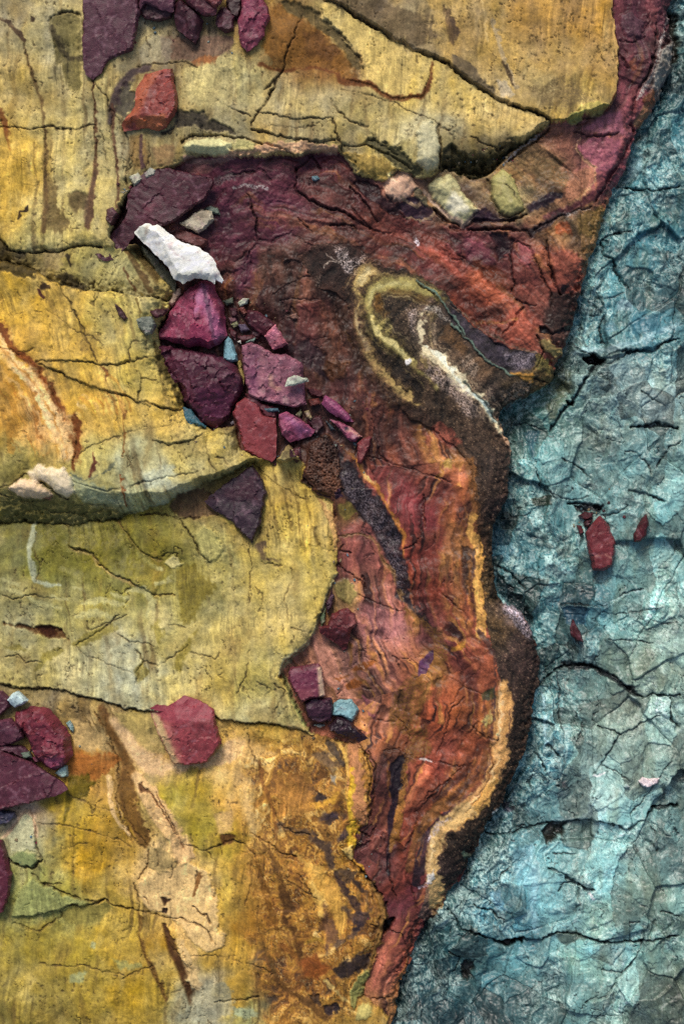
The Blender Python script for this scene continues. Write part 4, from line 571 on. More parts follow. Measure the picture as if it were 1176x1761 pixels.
for s, w_ in (("G 300,820 350,850 390,870", 6), ("G 0,870 80,900", 6), ("G 690,740 760,800 800,830", [8, 7, 4]), ("G 780,900 830,880 860,850", 5), ("G 410,1000 500,980 640,1010", [7, 10, 5]), ("G 0,920 100,940 200,1000 300,1020", [8, 9, 5]), ("G 640,940 720,920 760,980 740,1060", [8, 13, 8]), ("G 360,915 410,925", 5), ("G 250,960 330,980", 6), ("G 620,720 640,760", 6), ("G 380,1060 480,1040 560,1060", [10, 14, 8]), ("G 560,950 640,970", 8)):
    ST(s, w_, 'b2ac74', .65, 3, 4)
PA("G 870,830 960,800 1040,860 1090,900 1020,1000 960,1100 900,1090 890,960", '786a26', .6, 8, 6, streak=3); PA("G 190,620 330,610 340,720 480,790 560,860 400,880 240,840 190,740", '6f6a2a', .5, 14, 8, wet=.5); PA("G 360,610 600,600 800,790 700,880 500,780 370,700", '6c6526', .5, 14, 8, wet=.4)
PA("J 0,60 80,70 160,85 230,75 300,100 340,160 310,150 230,140 180,130 100,90 0,75", '563c20', .85, 5, 5, -4); PA("J 160,90 230,80 300,110 280,130 220,140", '3e2012', .8, 4, 4, -5)
for s, w_, d_ in (("J 360,190 440,140 500,110 590,20", 2, 5), ("J 370,190 430,235 520,270 660,315", 1.2, 3), ("J 690,210 720,270 690,320 680,370", 2.4, 5), ("J 720,270 800,280 860,240 940,180", 1.8, 4), ("J 960,215 1080,250 1105,220", 1.6, 4), ("J 600,130 650,155 770,180", 1.6, 4), ("J 20,240 80,230 110,270 200,265", 2, 4), ("J 430,60 440,100 500,80 640,20", 1.6, 4), ("J 250,210 300,205", 1.6, 3), ("J 840,70 930,90", 1.3, 3), ("G 0,960 60,980 150,950 260,970", 1.6, 4),
                  ("H 100,290 200,370 260,410 360,470", 1.6, 4), ("H 430,450 480,580 500,700", 1.5, 3), ("H 140,780 250,810", 1.8, 4), ("H 120,920 150,960 130,1040", 1.4, 3), ("H 70,640 90,800 80,1000", 1.4, 3), ("H 260,980 300,880 290,820", 1.3, 3), ("K 80,200 70,320 20,430", 1.6, 3), ("K 130,370 200,410 160,440", 1.8, 4), ("K 210,380 260,420 205,530", 1.6, 4), ("K 290,90 370,110", 2, 4), ("H 350,370 380,390 430,440", 1.6, 3)): CK(s, w_, d_, '33281a', .65)
PA("J 350,180 440,110 560,70 600,100 480,150 400,190", '857830', .5, 6, 5); PA("J 200,230 260,200 320,210 240,260 150,320", '7a6e28', .5, 6, 5); PA("J 880,230 960,120 990,100 960,200 900,330 870,300", '847428', .5, 6, 5, streak=2); PA("J 0,190 80,180 150,220 60,210", '766a2c', .6, 5, 4); PA("J 670,300 720,260 740,330 690,370", '7c6c28', .5, 5, 5); PA("J 760,80 800,60 830,140 790,160", '8a7c30', .5, 6, 5, streak=3)
PA("H 100,690 160,680 180,760 220,780 140,770", '584634', .7, 6, 6); ST("H 440,460 490,560 520,650 520,720", [7, 9, 9, 6], 'c89a62', .6, nz=3); ST("H 520,850 480,950 440,1060 400,1170 K 370,180 260,260 235,340", [3, 4, 4, 5, 8, 12, 5], 'b8ae80', .7, 2, 2); ST("K 250,350 310,480 360,590", [4, 7, 6], '9a9a5c', .7)
for s in ("H 200,330 260,440 300,640", "H 280,320 330,500 340,700", "H 360,420 390,560 430,700", "H 120,300 170,400 200,560"): ST(s, [3, 4, 3], '6a5426', .5, nz=3)
# -- mustard slab
ST("J 500,500 540,600 600,700 640,800 630,900 640,1000 680,1080 720,1176", [11, 13, 16, 24, 29, 27, 24, 21], '684822', .75, 5, 3); ST("M 620,0 640,100 690,200 730,290", [24, 22, 21, 13], '6a4c20', .75, 4, 3); CK("J 470,520 530,620 560,700 590,800 580,900 580,1010 620,1100 660,1176", 1.8, 4, '46301a'); CK("M 580,0 590,130 650,230 720,310", 1.8, 4, '46301a'); CK("M 610,0 620,110 680,220 735,300", 1.3, 3, '46301a')
rims("J 470,480 540,600 600,700 640,800 630,900 640,1000 680,1080 720,1176 M 690,200 730,290", ((15, '46301a', .7, 1.3), (20, 'd8b47c', .6, 2), (25, '6a4a22', .6, 1.2), (-17, '4e341c', .7, 1.2), (-22, 'dcb880', .6, 2.4), (-29, '8a6430', .5, 1.4), (7, '8a6434', .5, 1.5), (-6, '4a3018', .5, 1.2)), (6,), 46, .8)
LE("J 470,520 560,700 590,800 580,1010 660,1176", 4, 30, 1, [6])
ST("J 560,570 620,640 680,720 740,790 800,810 900,800 1000,790 1100,770 1176,720", [12, 21, 32, 32, 21, 16, 21, 40], 'd4af7e', .8, 8, 5); PA("K 0,640 120,700 200,740 60,800 0,900", 'd2ab6a', .5, 14, 8); ST("J 540,860 545,950 570,1050 640,1150", [10, 8, 7], 'd8b47c', .7)
ST("J 680,850 720,900 760,980 800,1060 860,1140 M 740,0 800,90 850,180 890,260 920,340", [19, 32, 27, 24, 24, 27, 32], 'd7b078', .85, 5, 4, 3); CK("J 750,930 800,1010 850,1090 880,1150", 2, 5, '4a2a18'); CK("M 780,20 830,120 880,210 920,310", 1.8, 4, '4a2a18')
PA("M 680,480 740,420 860,420 930,370 1040,420 1080,560 1090,640 1120,800 1040,840 960,780 900,700 820,640 740,620 690,560", 'd6b478', .85, 7, 6, 4); PA("M 740,300 800,290 870,340 880,400 800,430 740,400", 'a8905c', .8, 5, 4, 3); CK("M 780,310 800,350 790,390", 3, 5); CK("M 745,320 730,400 690,460", 2.6, 5, '46301a')
PA("J 690,890 720,880 760,930 700,930", '543620', .8, 4, 4, -4); PA("J 340,720 440,740 560,740 590,780 500,860 440,880 380,840 330,820", 'a0622a', .7, 6, 6, streak=2); PA("J 330,560 430,590 530,640 530,720 420,735 360,700", 'be a068'.replace(' ', ''), .7, 6, 5); PA("J 330,850 420,850 470,890 420,960 340,980 320,1090 310,1000", '625414', .7, 6, 4, wet=.5, streak=3)
PA("J 540,510 640,520 740,530 800,640 830,740 740,720 660,640 590,560", '98864e', .6, 8, 5); PA("M 20,250 90,150 120,110 160,170 165,310 40,330", 'b2b088', .8, 5, 4, 3); ST("M 0,250 60,170 110,110 160,150 170,240", 6, 'd4b48e', .8); CK("M 130,110 165,180 170,300 200,355", 2.4, 6)
PA("M 30,340 100,320 160,330 200,360 150,400 60,380", '6c764a', .8, 4, 3, 6); CK("M 25,350 80,390 150,405 200,365", [4, 5, 3], 11); PA("M 40,560 150,460 270,510 330,545 430,580 290,620 200,645 40,655 80,520", '8c9056', .8, 5, 4, 5); PA("M 300,630 450,590 550,600 480,700 340,690 290,650", '857a3c', .7, 6, 5)  # the groove carries painted shade under the greenish block
for s, w_, d_ in (("M 150,430 200,480 300,490", 2, 5), ("M 210,485 270,510 340,540 400,570 470,585 510,575 560,605 640,625 700,630 830,665 910,668", [1.6, 2.4, 4, 2.4, 1.6], 8), ("M 40,655 150,655 250,620 330,600 450,600 505,580", [2, 2.6, 3.4], 7), ("M 290,620 295,660 255,690 180,740 50,690", [2, 2.6, 4], 8), ("M 330,35 420,70 560,110", 1, 2), ("M 180,180 320,185 500,225 640,285", 1, 2.5), ("M 310,300 430,275", 1, 2), ("M 180,900 300,905 400,900 460,920 620,945", 1.5, 3.5), ("M 610,970 680,930 760,910", 2, 4),
                  ("M 990,430 985,500", 3, 5), ("M 910,670 960,690 1010,700 1050,750 1080,800", [1.6, 3.4, 1.6], 6), ("M 970,610 1000,640 1040,650 1060,690", 2.6, 6), ("M 665,490 690,560 690,640 690,760 730,870", 2.2, 5), ("M 970,1080 960,1120 940,1176", 2.6, 6), ("M 960,860 1100,860 1176,860 N 0,880 100,900 190,940", 1.3, 3), ("M 1080,1100 1130,1100 1176,1085 N 60,1080 130,1070", 2.6, 6), ("M 800,1050 880,1040 960,1010", 1, 2), ("M 920,290 1030,310 1100,300 1176,260", 1.6, 4), ("M 730,870 780,960 820,1060", 1.8, 4),
                  ("M 860,400 855,460", 1.5, 3), ("M 740,590 720,560", 1.6, 3), ("M 830,770 900,850", 1.2, 3), ("N 90,230 200,290 250,330 320,350", 2.6, 6), ("N 0,265 60,290 110,350", 2, 4), ("N 90,350 90,480 60,600", 1.5, 3), ("K 70,640 90,740 130,800 130,890", 1.8, 4), ("K 220,1040 230,1100 300,1130 390,1150", 1.8, 5), ("K 590,740 600,830 590,930", 1.6, 4), ("K 640,700 690,760 700,850 690,950 700,1050 670,1110", 2, 5), ("K 690,720 725,800 715,950 705,1060", 2.4, 6), ("K 530,690 560,760 580,860 575,960", 1.5, 4),
                  ("M 1110,290 1110,340", 1.6, 3), ("M 1030,310 1100,390", 1.3, 3), ("M 1095,480 1110,560", 1.3, 3), ("N 330,430 400,540", 2, 5), ("N 300,480 420,560", 1.5, 4)): CK(s, w_, d_, '30241a', .68)
LE("M 40,655 150,655 250,620 330,600 450,600 505,580", 5, 30, -1, [6]); LE("M 290,660 255,690 180,740 50,690", 5, 30, -1, [6]); LE("K 690,720 725,800 715,950 705,1060", 5, 16, 1, [6]); LE("K 640,700 690,760 700,850 690,950 670,1110", 4, 14, 1, [6])
ST("M 1000,440 990,500 970,560", [7, 9, 4], '74502a', .8, nz=3); PA("M 800,560 850,570 820,600", '3c2818', .8, 3, 3, -3); PA("M 810,615 835,615 830,640 810,640", '2c1c14', .9, 2, 2, -4); ST("M 690,640 700,760 740,880 800,1000 830,1080", [5, 7, 7, 5], '644820', .7, nz=3); ST("M 820,700 860,820 910,920 940,1020 955,1090", [7, 14, 16, 13, 7], '462c16', .8, 4, 3, -4); ST("M 900,780 950,900 980,1000", [13, 21, 16], 'd0b078', .7, 5, 4)
ST("M 890,690 920,760 980,860", [12, 16, 10], 'c8a468', .5); PA("M 960,1080 1040,1000 1120,990 1176,1050 1176,1176 940,1176", '9c987a', .6, 10, 8); PA("M 1080,130 1160,120 1176,220 1100,240", 'd4ac70', .6, 8, 6); PA("M 1100,240 1176,230 1176,290 1120,290", '54341a', .7, 5, 6, -2); PA("M 450,780 480,790 470,820 440,810", '9aa07a', .6, 4, 4); PA("M 340,950 420,940 410,1000 340,990", '92986c', .6, 6, 5); PA("M 550,870 640,880 700,900 600,930", '90945e', .5, 6, 6); PA("N 0,1130 100,1140 140,1176 0,1176", '98a07c', .7, 6, 5)
ST("K 480,690 530,740 560,800", [9, 15, 7], '463a30', .7, nz=4); ST("K 530,680 570,740 590,830 580,940 600,1050", [6, 8, 8, 10, 8], 'cca450', .7, nz=3); ST("K 600,690 620,800 620,900 640,1000 670,1080", [15, 21, 29, 32, 19], 'ae7850', .75, 5, 5); ST("K 600,820 605,900 590,990 600,1080 620,1150 N 590,200 600,280", [6, 11, 8, 7, 10, 14], 'c8a232', .75, 3, 3)
PA("K 400,960 430,940 480,960 470,985 420,980", '302420', .8, 4, 4); PA("K 460,1080 500,1050 530,1070 490,1100", '302420', .75, 4, 4); ST("K 130,780 140,860 180,960 210,1040 220,1176", [5, 7, 6, 6], '744a24', .6, nz=3); ST("K 370,990 430,1000 500,980 530,930", [6, 10, 9, 6], 'ca9838', .7, nz=3); PA("K 210,850 330,830 400,900 380,1000 260,1000 200,930", '946632', .5, 12, 8); PA("K 400,740 480,730 540,800 500,830 430,780", '6b5642', .6, 8, 6); PA("K 490,840 530,850 520,890 500,880", '9a9484', .7, 4, 4)
ST("K 60,860 70,960 80,1060 N 70,60 100,220", [14, 22, 20, 12], 'd2ac66', .6, 8, 6); PA("N 220,0 380,0 400,90 330,150 230,140", 'b07c3a', .5, 12, 8)
SW = (("N 220,180 300,215 380,220 430,260 480,310 500,400", [4, 6, 8, 12, 10], '564230', .7), ("N 400,250 470,290 500,380", [13, 18, 11], '43342c', .6), ("N 520,430 560,510 620,590 650,640", [8, 12, 13, 10], '3c2c28', .75), ("N 380,400 440,450 500,530 540,620 550,720", [16, 27, 32, 27, 16], 'c49644', .65),
      ("N 470,650 500,740 480,820", [16, 21, 10], '6b4c3a', .6), ("N 560,610 600,650 650,700 620,740 590,760", [7, 10, 7], '463832', .6), ("N 240,500 280,600 260,680 310,720 330,800 350,900", [11, 19, 10, 11, 13, 10], '462d16', .65), ("N 120,380 150,500 180,600 220,720", [7, 11, 11, 7], '644118', .6), ("N 200,960 260,1020 340,1060 420,1130 480,1176", [8, 11, 13, 11], '563a1c', .65),
      ("N 420,950 480,1000 540,1060 600,1100", [3, 4, 5], 'bca05e', .75), ("N 180,300 230,420 260,520", [8, 12, 9], '5e4020', .55), ("N 430,170 470,130 530,140", [5, 8, 5], '40343a', .65), ("N 540,270 560,240 575,200", [8, 10, 6], '40343a', .65), ("N 310,330 400,400 470,480", [5, 8, 6], 'caa050', .5), ("N 400,480 440,560 450,640", [14, 18, 12], 'cba24e', .55), ("N 440,720 480,640 460,590", [5, 9, 5], '5a3c28', .6),
      ("N 600,700 630,690 640,720 610,725", [3, 4, 3], '2c2226', .7), ("N 330,560 370,620 390,720", [6, 8, 5], '6a4620', .55), ("N 360,800 420,760 500,800", [5, 8, 6], 'b89038', .5), ("N 480,840 520,800 560,780", [5, 7, 4], '4a3a34', .6), ("N 150,800 200,880 210,960", [6, 9, 6], '644820', .55), ("N 240,800 300,840 340,900", [8, 10, 7], '7c4c20', .5), ("N 60,0 80,120 100,220", [10, 14, 8], 'd6b070', .5), ("N 620,480 680,540 700,620", [6, 8, 6], '4a3626', .6), ("N 560,420 600,460 660,530", [5, 7, 5], '2c2220', .6))
for s, w_, c_, a_ in SW: ST(s, w_, c_, a_, 4, 5)
PA("N 600,640 660,620 700,660 660,700 610,690", '33282a', .6, 5, 6); PA("N 340,880 420,850 500,920 430,980 360,960", '84481e', .65, 8, 8); PA("N 500,920 560,890 640,850 700,860 680,920 600,960 540,970", '2e2422', .75, 6, 9); PA("N 460,1110 520,1100 540,1140 500,1165 465,1150", '2e2426', .85, 4, 4, -4); PA("N 380,1060 440,1060 440,1110 410,1100", '3c2c20', .8, 4, 4, -4); PA("N 510,420 560,400 620,440 600,500 560,480", '463628', .7, 5, 6, -2)
ST("N 700,500 750,570 770,650 740,760 720,860 690,930", [7, 10, 11, 10, 8], '846232', .8, 3, 3, 7); CK("N 710,560 745,640 740,740 710,840", 2, 5, '2e2016'); CK("N 780,600 775,700 750,780", 3.6, 9, '160e0c'); PA("N 590,1040 640,950 690,925 685,980 650,1060 620,1130 600,1110", '88864c', .85, 4, 3, 6); PA("N 550,310 600,290 610,360 590,370", 'd4b468', .9, 3, 2, 5); CK("N 600,370 640,420 700,490 760,560", [4, 5, 3.4], 11, '1a1210')
PA("N 640,1110 700,1110 720,1150 680,1176 620,1176", 'a89c5c', .8, 4, 4, 3)
PA("X 350,500 480,480 560,560 620,700 620,780 520,800 430,760 330,720", '3a2826', .3, 30, 14)  # brown sediment in the central hollow, plus painted contact shade around its stones
# -- teal rock: open cracks, cavities with painted shade, calcite threads, dark polished faces
TK = '0d1416'
for s, w_, d_ in (("F 780,170 790,230 840,270 870,330 900,390 925,420", [3.4, 4.4, 4.4, 2.6], 11), ("F 780,160 830,130 910,125", 2.6, 7), ("F 730,490 800,540 770,610 790,690", 2.2, 6), ("F 735,465 850,455 890,430", 2, 5), ("F 760,800 700,870 660,950 620,1000 560,1080 530,1140", [5, 4, 6, 5, 6, 4], 14), ("F 790,800 820,800 920,740", 3.4, 8), ("F 980,940 1050,990 1100,1010", 2.4, 6), ("F 930,1130 1060,1100 1176,1130", 3.2, 8), ("I 930,100 1090,85 1176,105", [2, 3.6], 9), ("F 800,820 815,900 830,960", 2, 5), ("F 1130,220 1100,300", 1.6, 4),
                  ("I 620,490 680,490 740,495 780,520", [3, 4.6, 3.6], 11), ("I 800,545 870,530 910,500", 4, 8), ("I 920,420 1000,430 1060,460 1100,470", 3, 8), ("I 1060,300 1120,200 1176,170", 2.8, 7), ("I 580,1000 700,1010 800,1020 900,950 1000,930", 2.4, 6), ("I 300,80 400,70 500,110", 2, 5), ("I 430,300 480,400 540,460", 2.4, 6), ("I 240,560 330,560 420,540", 2.6, 6), ("I 240,800 320,850 400,930", 3, 8), ("I 580,260 660,300 720,340", 2.4, 6), ("I 540,440 640,470 720,450", 2, 5), ("I 1080,820 1150,760 1176,700", 1.8, 5), ("I 900,220 960,220 1010,280 1030,340", 2, 5),
                  ("L 580,300 680,290 760,310 850,370 940,430", 3, 7), ("L 760,605 870,635 960,600 1070,540", [1.6, 2.6, 2.2, 1.8], 7), ("L 870,635 830,710 780,800 740,850", 2, 6), ("L 780,800 850,840 920,885", 2.2, 5), ("L 1125,460 1130,560 1176,600", [3.4, 5, 3.4], 10), ("L 1160,740 1060,880 990,980 930,1060", 1.7, 5), ("L 500,690 560,760", [5, 3.4], 9), ("L 570,500 580,600 595,700 590,790", 1.7, 5), ("L 440,740 500,830", 3, 7), ("L 820,150 940,160 1040,170", 2.4, 6), ("L 780,20 900,30 1060,0", 2, 5), ("L 560,330 570,420 560,500", 1.6, 4), ("L 1040,60 1110,75 1176,70", 1.8, 5),
                  ("P 510,420 570,440 640,490 700,520 740,525", [3, 6, 5, 2.6], 12), ("P 540,350 600,350 640,345", 2.6, 5), ("P 560,540 590,490 640,500", 2.6, 7), ("P 690,1105 740,1080 800,1080 840,1020 890,960 940,910 990,800", [2, 2.6, 2.6, 3.4, 2.6, 2], 8), ("P 780,945 850,950 890,955", 2.6, 7), ("P 1030,110 1080,120 1176,105", 2.6, 7), ("P 920,700 925,790 960,810", 2, 6), ("P 920,695 970,695", 2, 5), ("P 120,610 200,640 280,690", 2.6, 7), ("P 220,500 300,420 380,350", 2, 6), ("P 1090,640 1176,660", 2.4, 6), ("P 0,860 60,900 30,980", 3, 8), ("P 660,520 665,600 640,640", 2, 5), ("P 1000,160 1060,240 1070,340", 1.8, 5), ("P 350,215 450,210", 3, 8)): CK(s, w_, d_, TK, .82)
for s, a_ in (("F 780,170 790,230 840,270 870,330 900,390", 6), ("F 640,740 780,770 930,735 1100,700", 9), ("L 760,605 870,635 960,600 1070,540", 5), ("L 870,635 830,710 780,800", -5), ("P 500,200 720,165 900,215 940,215", 10), ("I 580,1000 700,1010 800,1020 900,950", -6), ("I 920,420 1000,430 1100,470", 6), ("F 930,1130 1060,1100 1176,1130", 7), ("P 510,420 640,490 740,525", 6), ("P 200,780 270,815 380,795 480,785 560,750", 9), ("L 1040,430 1100,445 1176,440", 7), ("P 690,1105 800,1080 890,960 990,800", -6)): LE(s, abs(a_), 46, -1 if a_ > 0 else 1, list(range(10, 17)))
PA("F 690,770 740,755 790,775 770,800 720,805", '0e0c0c', .85, 3, 3, -26); PA("F 600,985 640,985 640,1005 610,1005", '0c0a0a', .85, 3, 3, -18); PA("P 480,240 540,190 600,190 590,250 500,300", '1c1c16', .8, 5, 6, -10); PA("P 230,800 300,800 380,785 370,810 290,830", '12140f', .85, 4, 4, -12); PA("P 60,930 130,920 140,1000 80,1010", '1a1814', .75, 6, 7, -9)  # black in the cavities and under the ledge is painted shade
PA("I 235,830 300,900 360,960 420,1050 440,1150 380,1060 300,990 250,940", '16282c', .7, 8, 6, -8); PA("L 580,285 640,270 750,290 840,340 930,410 980,450 920,430 830,370 740,320 620,310", '2c3434', .8, 4, 5, -5); PA("I 640,500 700,495 780,510 770,530 660,530", '14181a', .8, 4, 4, -8)  # first patch: painted shade along the foot of the red contact
ST("F 770,200 750,400 710,560 690,690", 2.5, '8fb4b8', .5); ST("F 950,530 900,640 880,700", 2.2, '8fb4b8', .5); ST("F 640,740 690,720 800,730 900,710 1000,670 1100,620 1176,600", [8, 10, 7, 9, 7], '9cc2c6', .6, 4, 4); ST("I 790,1010 900,960 1000,935", 3, 'a4c4c4', .6); ST("L 480,420 490,560 490,700", [3, 4, 4], 'a8d0d8', .6, nz=3); ST("L 600,370 610,420 640,430", 4, '9aa49c', .7); ST("L 575,500 585,600 600,700 595,790", 2.5, '9ab0ac', .6)
ST("P 540,190 620,180 720,150 720,0", [6, 9, 7, 4], 'b0d0d0', .5, 4, 4); ST("P 410,330 440,450 430,600 440,740", [8, 12, 14, 10], '9cc8d0', .45, 8, 6); ST("L 740,860 775,855 800,840", 3.5, 'e0e4e0', .9); PA("L 575,890 600,880 600,910 580,910", 'a09c98', .8, 3, 2); PA("P 270,90 320,85 330,130 290,140", '3a3440', .7, 4, 4); ST("P 715,545 740,570", 4, 'dcdcd4', .9); ST("P 215,135 245,105", 4, 'd8dcd8', .85, grain=.05); ST("F 720,470 700,580 690,680", 3, '1d3a44', .4)
PA("I 580,1010 720,1030 700,1115 600,1100", '32647a', .8, 3, 2, -3); PA("I 390,120 470,110 460,180 420,260", '386a78', .6, 5, 4); PA("I 230,600 300,640 340,720 300,800 230,760", '3e7688', .5, 6, 4); PA("I 420,460 520,450 520,500 440,495", '2c3c30', .8, 3, 2); PA("F 540,850 620,900 600,1000 520,1100 500,1000 560,960", '4a4c34', .5, 8, 6); PA("P 540,750 620,740 700,780 600,830 560,800", '3a463e', .6, 6, 6); PA("F 800,830 920,760 960,900 940,1020 830,980", '9cc2c4', .4, 12, 6)
PA("F 960,950 1060,930 1140,1010 1100,1090 960,1080", 'b0d4d4', .45, 8, 4); PA("C 930,790 990,730 1000,800 960,860 900,900", '86b2b8', .7, 5, 4); PA("F 860,480 920,460 940,520 860,520", '9cbcc0', .6, 5, 4); PA("P 330,330 430,300 420,480 350,560 330,450", '6fa6b4', .45, 10, 6); PA("P 200,540 260,540 300,640 240,640", '6ba8c0', .5, 6, 5); PA("F 780,600 840,590 870,620 800,660", '55848e', .6, 4, 3); PA("F 970,560 1060,550 1090,640 1000,650 910,620", '2f6474', .5, 8, 5)

# ------------------------------------------------------------------ margins: outside the traced area the beds sink below the surrounding ground
mg = np.maximum.reduce([-X - 420, X - 1176 - 420, -Y - 420, Y - 1761 - 420]); HT -= np.clip(mg, 0, 400) ** 1.15 * .45
COL = np.clip(COL * np.clip(1 + TEX, .3, 1.9)[..., None], 0.012, 0.93)
hb_ = blur(blur(HT)); HT += np.clip((np.abs(HT - hb_) - 1.5) / 3, 0, 1) * (hb_ - HT)
# ------------------------------------------------------------------ materials
def node(nt_, typ, **kw):
    n = nt_.nodes.new(typ)
    for k, v in kw.items(): setattr(n, k, v)
    return n
def rock_material(name, rough=.6, spec=.3, bump=.35, fine=900., var=.25, sat=1.0, coat=0.0):
    m = bpy.data.materials.new(name); m.use_nodes = True; t = m.node_tree; b = t.nodes['Principled BSDF']
    at = node(t, 'ShaderNodeAttribute', attribute_name='mineral'); we = node(t, 'ShaderNodeAttribute', attribute_name='wet')
    co = node(t, 'ShaderNodeTexCoord')
    n1 = node(t, 'ShaderNodeTexNoise'); n1.inputs['Scale'].default_value = fine; n1.inputs['Detail'].default_value = 3
    n2 = node(t, 'ShaderNodeTexNoise'); n2.inputs['Scale'].default_value = fine * .28; n2.inputs['Detail'].default_value = 4
    mp = node(t, 'ShaderNodeMapping'); mp.inputs['Scale'].default_value = (1, .12, 1)
    n3 = node(t, 'ShaderNodeTexNoise'); n3.inputs['Scale'].default_value = fine * .6
    t.links.new(co.outputs['Object'], n1.inputs['Vector']); t.links.new(co.outputs['Object'], n2.inputs['Vector'])
    t.links.new(co.outputs['Object'], mp.inputs[0]); t.links.new(mp.outputs[0], n3.inputs['Vector'])
    r = node(t, 'ShaderNodeMapRange'); r.inputs['From Min'].default_value = .25; r.inputs['From Max'].default_value = .75
    r.inputs['To Min'].default_value = 1 - var; r.inputs['To Max'].default_value = 1 + var
    ad = node(t, 'ShaderNodeMath', operation='ADD'); t.links.new(n1.outputs[0], ad.inputs[0]); t.links.new(n2.outputs[0], ad.inputs[1])
    hv = node(t, 'ShaderNodeMath', operation='MULTIPLY'); hv.inputs[1].default_value = .5; t.links.new(ad.outputs[0], hv.inputs[0])
    hb = node(t, 'ShaderNodeMath', operation='MULTIPLY_ADD'); hb.inputs[1].default_value = 0.0; hb2 = node(t, 'ShaderNodeMath', operation='SUBTRACT'); hb2.inputs[1].default_value = .5
    t.links.new(n3.outputs[0], hb2.inputs[0]); t.links.new(hb2.outputs[0], hb.inputs[0]); t.links.new(hv.outputs[0], hb.inputs[2]); t.links.new(hb.outputs[0], r.inputs['Value'])
    mu = node(t, 'ShaderNodeVectorMath', operation='SCALE'); t.links.new(at.outputs['Color'], mu.inputs[0]); t.links.new(r.outputs[0], mu.inputs['Scale'])
    hs = node(t, 'ShaderNodeHueSaturation'); hs.inputs['Saturation'].default_value = sat
    t.links.new(mu.outputs[0], hs.inputs['Color']); t.links.new(hs.outputs[0], b.inputs['Base Color'])
    rr = node(t, 'ShaderNodeMapRange'); rr.inputs['To Min'].default_value = rough; rr.inputs['To Max'].default_value = .26
    t.links.new(we.outputs['Fac'], rr.inputs['Value'])
    r2 = node(t, 'ShaderNodeMath', operation='ADD'); r3 = node(t, 'ShaderNodeMath', operation='MULTIPLY_ADD')
    r3.inputs[1].default_value = .3; r3.inputs[2].default_value = -.15; t.links.new(n2.outputs[0], r3.inputs[0])
    t.links.new(rr.outputs[0], r2.inputs[0]); t.links.new(r3.outputs[0], r2.inputs[1]); t.links.new(r2.outputs[0], b.inputs['Roughness'])
    b.inputs['Specular IOR Level'].default_value = spec
    a2 = ad
    bp = node(t, 'ShaderNodeBump'); bp.inputs['Strength'].default_value = bump; bp.inputs['Distance'].default_value = .0012
    t.links.new(a2.outputs[0], bp.inputs['Height']); t.links.new(bp.outputs[0], b.inputs['Normal'])
    return m
M_OCH = rock_material('ochre_rock', .68, .16, .2, 900., .36, 1.0); M_RED = rock_material('red_rock', .46, .22, .2, 900., .36, .98)
M_CRUST = rock_material('granular_crust', .75, .25, .6, 1100., .6); M_TEAL = rock_material('teal_rock', .38, .4, .15, 800., .3, .92)
M_STONE = rock_material('loose_stone', .52, .32, .4, 800., .4); M_PALE = rock_material('pale_stone', .6, .3, .35, 700., .1)
# ------------------------------------------------------------------ meshes of the beds, cut along their outlines
WXm = (X - 588) * S; WYm = (880.5 - Y) * S; WZm = HT * S
LAB2 = LAB.copy()
NOD = [(0, 'B 760,930 840,865 900,880 940,930 910,960 900,990 830,1010 780,980', 'salmon pink lump at the foot of the yellow slab'), (0, 'B 985,930 1020,890 1100,870 C 0,880 60,950 110,1020 140,1050 95,1100 60,1130 0,1110 B 1080,1060 1010,980', 'large cream lump with a pink rim'),
       (0, 'C 200,900 260,850 310,870 340,960 370,1050 300,1090 240,1070 205,980', 'yellow green lump with a dark rim'), (2, 'B 930,680 950,630 990,610 1030,650 1045,760 1040,850 980,870 930,830', 'pale grey green lump scratched by two lines'),
       (2, 'A 930,740 960,710 1060,700 1176,720 1176,770 1080,790 1000,780 940,770', 'long pale green lump above the red contact'), (4, 'G 50,410 100,370 180,360 250,420 260,450 200,465 100,450', 'cream lump on the golden lip'), (4, 'G 140,330 200,290 330,310 370,360 385,440 360,465 300,440 250,390 160,360', 'wide cream lump behind the lip')]
for i_, (k_, s_, l_) in enumerate(NOD): LAB2[pmask(tr(s_)) & ((LAB == 0) | (LAB == k_))] = 20 + i_
lc = LAB2[:-1, :-1]
def bed_object(name, cells, mat, parent=None):
    jj, ii = np.nonzero(cells)
    v00 = jj * NX + ii; quads = np.stack([v00, v00 + NX, v00 + NX + 1, v00 + 1], 1)
    u, inv = np.unique(quads.ravel(), return_inverse=True)
    me = bpy.data.meshes.new(name); nf = len(quads)
    me.vertices.add(len(u)); me.loops.add(nf * 4); me.polygons.add(nf)
    co = np.stack([WXm.ravel()[u], WYm.ravel()[u], WZm.ravel()[u]], 1).astype(np.float32)
    me.vertices.foreach_set('co', co.ravel()); me.loops.foreach_set('vertex_index', inv.astype(np.int32).ravel())
    me.polygons.foreach_set('loop_start', np.arange(nf, dtype=np.int32) * 4)
    me.update(calc_edges=True)
    me.polygons.foreach_set('use_smooth', np.ones(nf, bool))
    ca = me.attributes.new('mineral', 'FLOAT_COLOR', 'POINT')
    cc = np.ones((len(u), 4), np.float32); cc[:, :3] = lin(COL.reshape(-1, 3)[u]); ca.data.foreach_set('color', cc.ravel())
    wa = me.attributes.new('wet', 'FLOAT', 'POINT'); wa.data.foreach_set('value', np.clip(WET.ravel()[u], 0, 1).astype(np.float32))
    me.materials.append(mat); ob = bpy.data.objects.new(name, me); C.objects.link(ob)
    if parent: ob.parent = parent
    return ob
def bed_root(name, label):
    e = bpy.data.objects.new(name, None); C.objects.link(e); e['kind'] = 'structure'; e['label'] = label; return e
r_o = bed_root('ochre_bedrock', 'yellow ochre bedrock in cracked slabs with brown stains')
